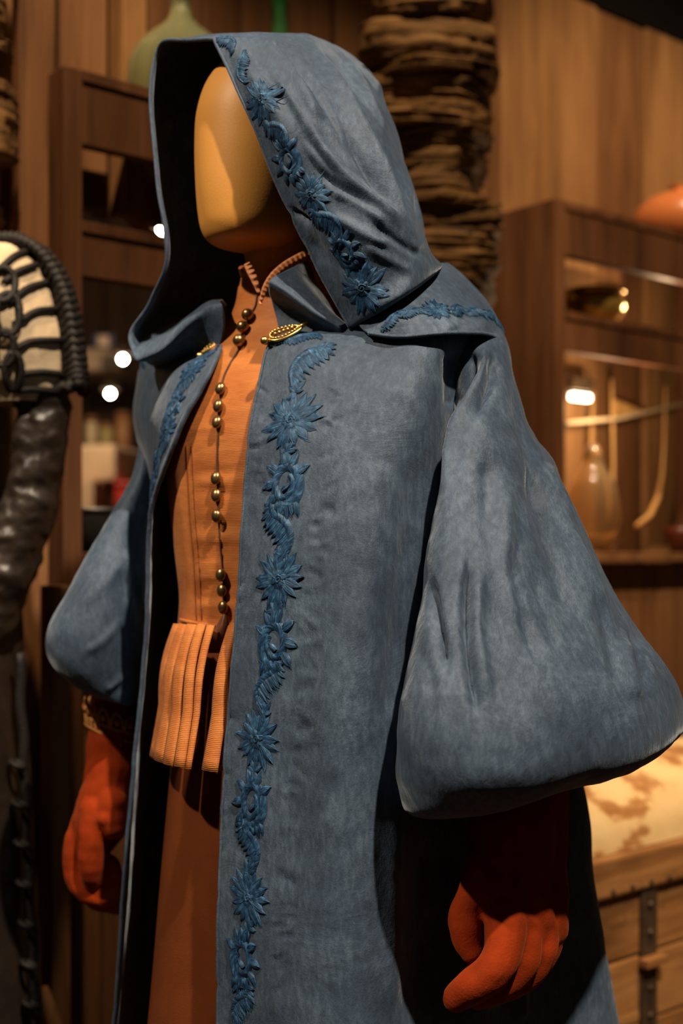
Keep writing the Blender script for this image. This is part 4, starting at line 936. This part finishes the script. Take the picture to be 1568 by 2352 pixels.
def m_scroll(R, flip=1):
    L = []
    sp = [(R*(.58-.040*a)*math.cos(a)*.8, R*(.58-.040*a)*math.sin(a)) for a in np.linspace(-1.9, 7.2, 22)]
    ribbon(L, [(x*flip, y) for x, y in sp], [R*w for w in np.linspace(.19, .09, 22)], .0022)
    for a in np.linspace(1.7, 4.4, 5):
        p0 = (R*.50*math.cos(a)*.8, R*.50*math.sin(a)); r = R*random.uniform(.95, 1.1)
        petal(L, (p0[0]*flip, p0[1]), (r*math.cos(a+.22)*.85*flip, r*math.sin(a+.22)), R*.15, .0024, bend=-.12*flip)
    for a in (.55, 1.15, 1.55):
        r = R*1.02; petal(L, (R*.45*math.cos(a)*.8*flip, R*.45*math.sin(a)), (r*math.cos(a-.1)*flip*.85, r*math.sin(a-.1)), R*.14, .0024, bend=.12*flip)
    for k in range(5):
        x = -.25+.16*k; petal(L, (x*R*flip*.9, -R*.50), ((x*1.15+.05)*R*flip, -R*random.uniform(.82, 1.0)), R*.10, .0022)
    petal(L, (-R*.1*flip, -R*.2), (R*.18*flip, R*.02), R*.09, .003)
    return L
def m_leaf(R, flip=1):
    L = []
    sp = [(-.45, .95), (-.30, .62), (.05, .38), (.34, .02), (.36, -.38), (.16, -.85)]
    ribbon(L, [(x*R*flip, y*R) for x, y in sp], [R*w for w in (.12, .18, .17, .15, .12, .04)], .0022)
    cs = cr1(np.array(sp), 12)
    for k in range(2, 11):
        x, y = cs[k]; ln = (.50+.26*math.sin(math.pi*(k-1)/10))
        petal(L, (x*R*flip, y*R), ((x-ln*.82)*R*flip, (y-.20-ln*.28)*R), R*.15, .0018, bend=.1*flip)
    for k in range(3):
        petal(L, (-.40*R*flip, (.9-.1*k)*R), ((-.75-.06*k)*R*flip, (.95-.24*k)*R), R*.11, .0022)
    return L
def stitch(bv, motif, px, py, ang, name, sx=1.0):
    h, n = shoot(bv, px, py)
    if h is None: return
    up = (ZZ-n*n.z).normalized(); sd = up.cross(n)
    tx = sd*math.cos(ang)+up*math.sin(ang); ty = n.cross(tx)
    mb = MB()
    for V, Fs, UV in motif:
        W_ = []
        for x, y, z in V:
            q = h+tx*x*sx+ty*y; co, nn, _, _ = bv.find_nearest(q)
            if nn.dot(n) < 0: nn = -nn
            W_.append(co+nn*(z+.0003))
        mb.add(W_, Fs, UV)
    mb.build_uv(name, M['thread'], ck)
mm = lambda px, d: px/F*d
# near front band
band = [('leaf', 700, 835, 62, -.15, -1), ('flower', 668, 966, 66, .0, 1), ('scroll', 655, 1112, 68, .05, 1), ('leaf', 645, 1222, 60, .1, 1), ('flower', 641, 1331, 62, .1, 1), ('scroll', 629, 1478, 68, .05, -1), ('leaf', 610, 1580, 54, -.1, -1),
        ('flower', 591, 1698, 60, .1, 1), ('scroll', 578, 1845, 66, .05, 1), ('leaf', 576, 1945, 52, .1, 1), ('flower', 571, 2062, 58, .1, 1), ('scroll', 556, 2205, 62, .05, -1), ('leaf', 552, 2315, 52, -.1, -1), ('flower', 545, 2430, 55, 0, 1)]
for kind, x, y, r, a, fl_ in band:
    R_ = mm(r, 1.34)*1.22
    if kind == 'flower': stitch(bvB, m_flower(R_), x, y, a, 'embroidered_flower')
    elif kind == 'scroll': stitch(bvB, m_scroll(R_, fl_), x, y, a, 'embroidered_scroll')
    else: stitch(bvB, m_leaf(R_, fl_), x, y, a, 'embroidered_leaf')
stitch(bvB, m_leaf(mm(46, 1.38), 1), 702, 775, 1.3, 'embroidered_leaf')
for (k0, x0, y0, *_), (k1, x1, y1, *_) in zip(band[:-1], band[1:]):
    L_ = []; q = mm(30, 1.34)
    for a in (.3, 1.2, 2.0, 2.9, 4.2, 5.2): petal(L_, (0, 0), (q*random.uniform(.7, 1.1)*math.cos(a), q*1.2*math.sin(a)), q*.24, .0015)
    stitch(bvB, L_, (x0+x1)/2+random.uniform(-10, 10), (y0+y1)/2, random.uniform(-.4, .4), 'embroidered_sprig')
# hood band
A_ = -.45
for kind, x, y, r, fl_ in (('leaf', 525, 98, 30, 1), ('leaf', 556, 155, 36, -1), ('flower', 602, 226, 48, 1), ('leaf', 638, 305, 40, 1), ('scroll', 662, 372, 48, 1), ('flower', 714, 448, 44, 1), ('leaf', 756, 515, 44, 1), ('scroll', 790, 580, 44, -1), ('flower', 832, 662, 54, 1)):
    R_ = mm(r, 1.36)*1.30
    f = {'flower': lambda: m_flower(R_), 'scroll': lambda: m_scroll(R_, fl_), 'leaf': lambda: m_leaf(R_, fl_)}[kind]()
    stitch(bvH, f, x, y, .42, 'embroidered_'+kind)
# cape band
for kind, x, y, r, a in (('leaf', 908, 728, 34, 1.9), ('leaf', 950, 716, 26, 1.5), ('flower', 1003, 712, 36, 0), ('leaf', 1052, 712, 32, 1.4), ('leaf', 1092, 716, 32, 1.2), ('leaf', 1125, 724, 30, 1.0), ('leaf', 1145, 746, 26, .7)):
    R_ = mm(r, 1.36)*1.25; stitch(bvC, m_flower(R_) if kind == 'flower' else m_leaf(R_, 1), x, y, a, 'embroidered_'+kind)
# far front band
for kind, x, y, r in (('leaf', 470, 818, 46), ('flower', 441, 850, 46), ('leaf', 417, 892, 50), ('scroll', 399, 935, 52), ('flower', 384, 985, 52), ('leaf', 371, 1035, 50), ('scroll', 358, 1082, 50), ('leaf', 349, 1125, 46)):
    R_ = mm(r, 1.57)
    f = {'flower': lambda: m_flower(R_), 'scroll': lambda: m_scroll(R_, -1), 'leaf': lambda: m_leaf(R_, -1)}[kind]()
    stitch(bvB, f, x, y, -.3, 'embroidered_'+kind)
stitch(bvF, m_leaf(mm(30, 1.68), 1), 332, 838, .2, 'embroidered_leaf')
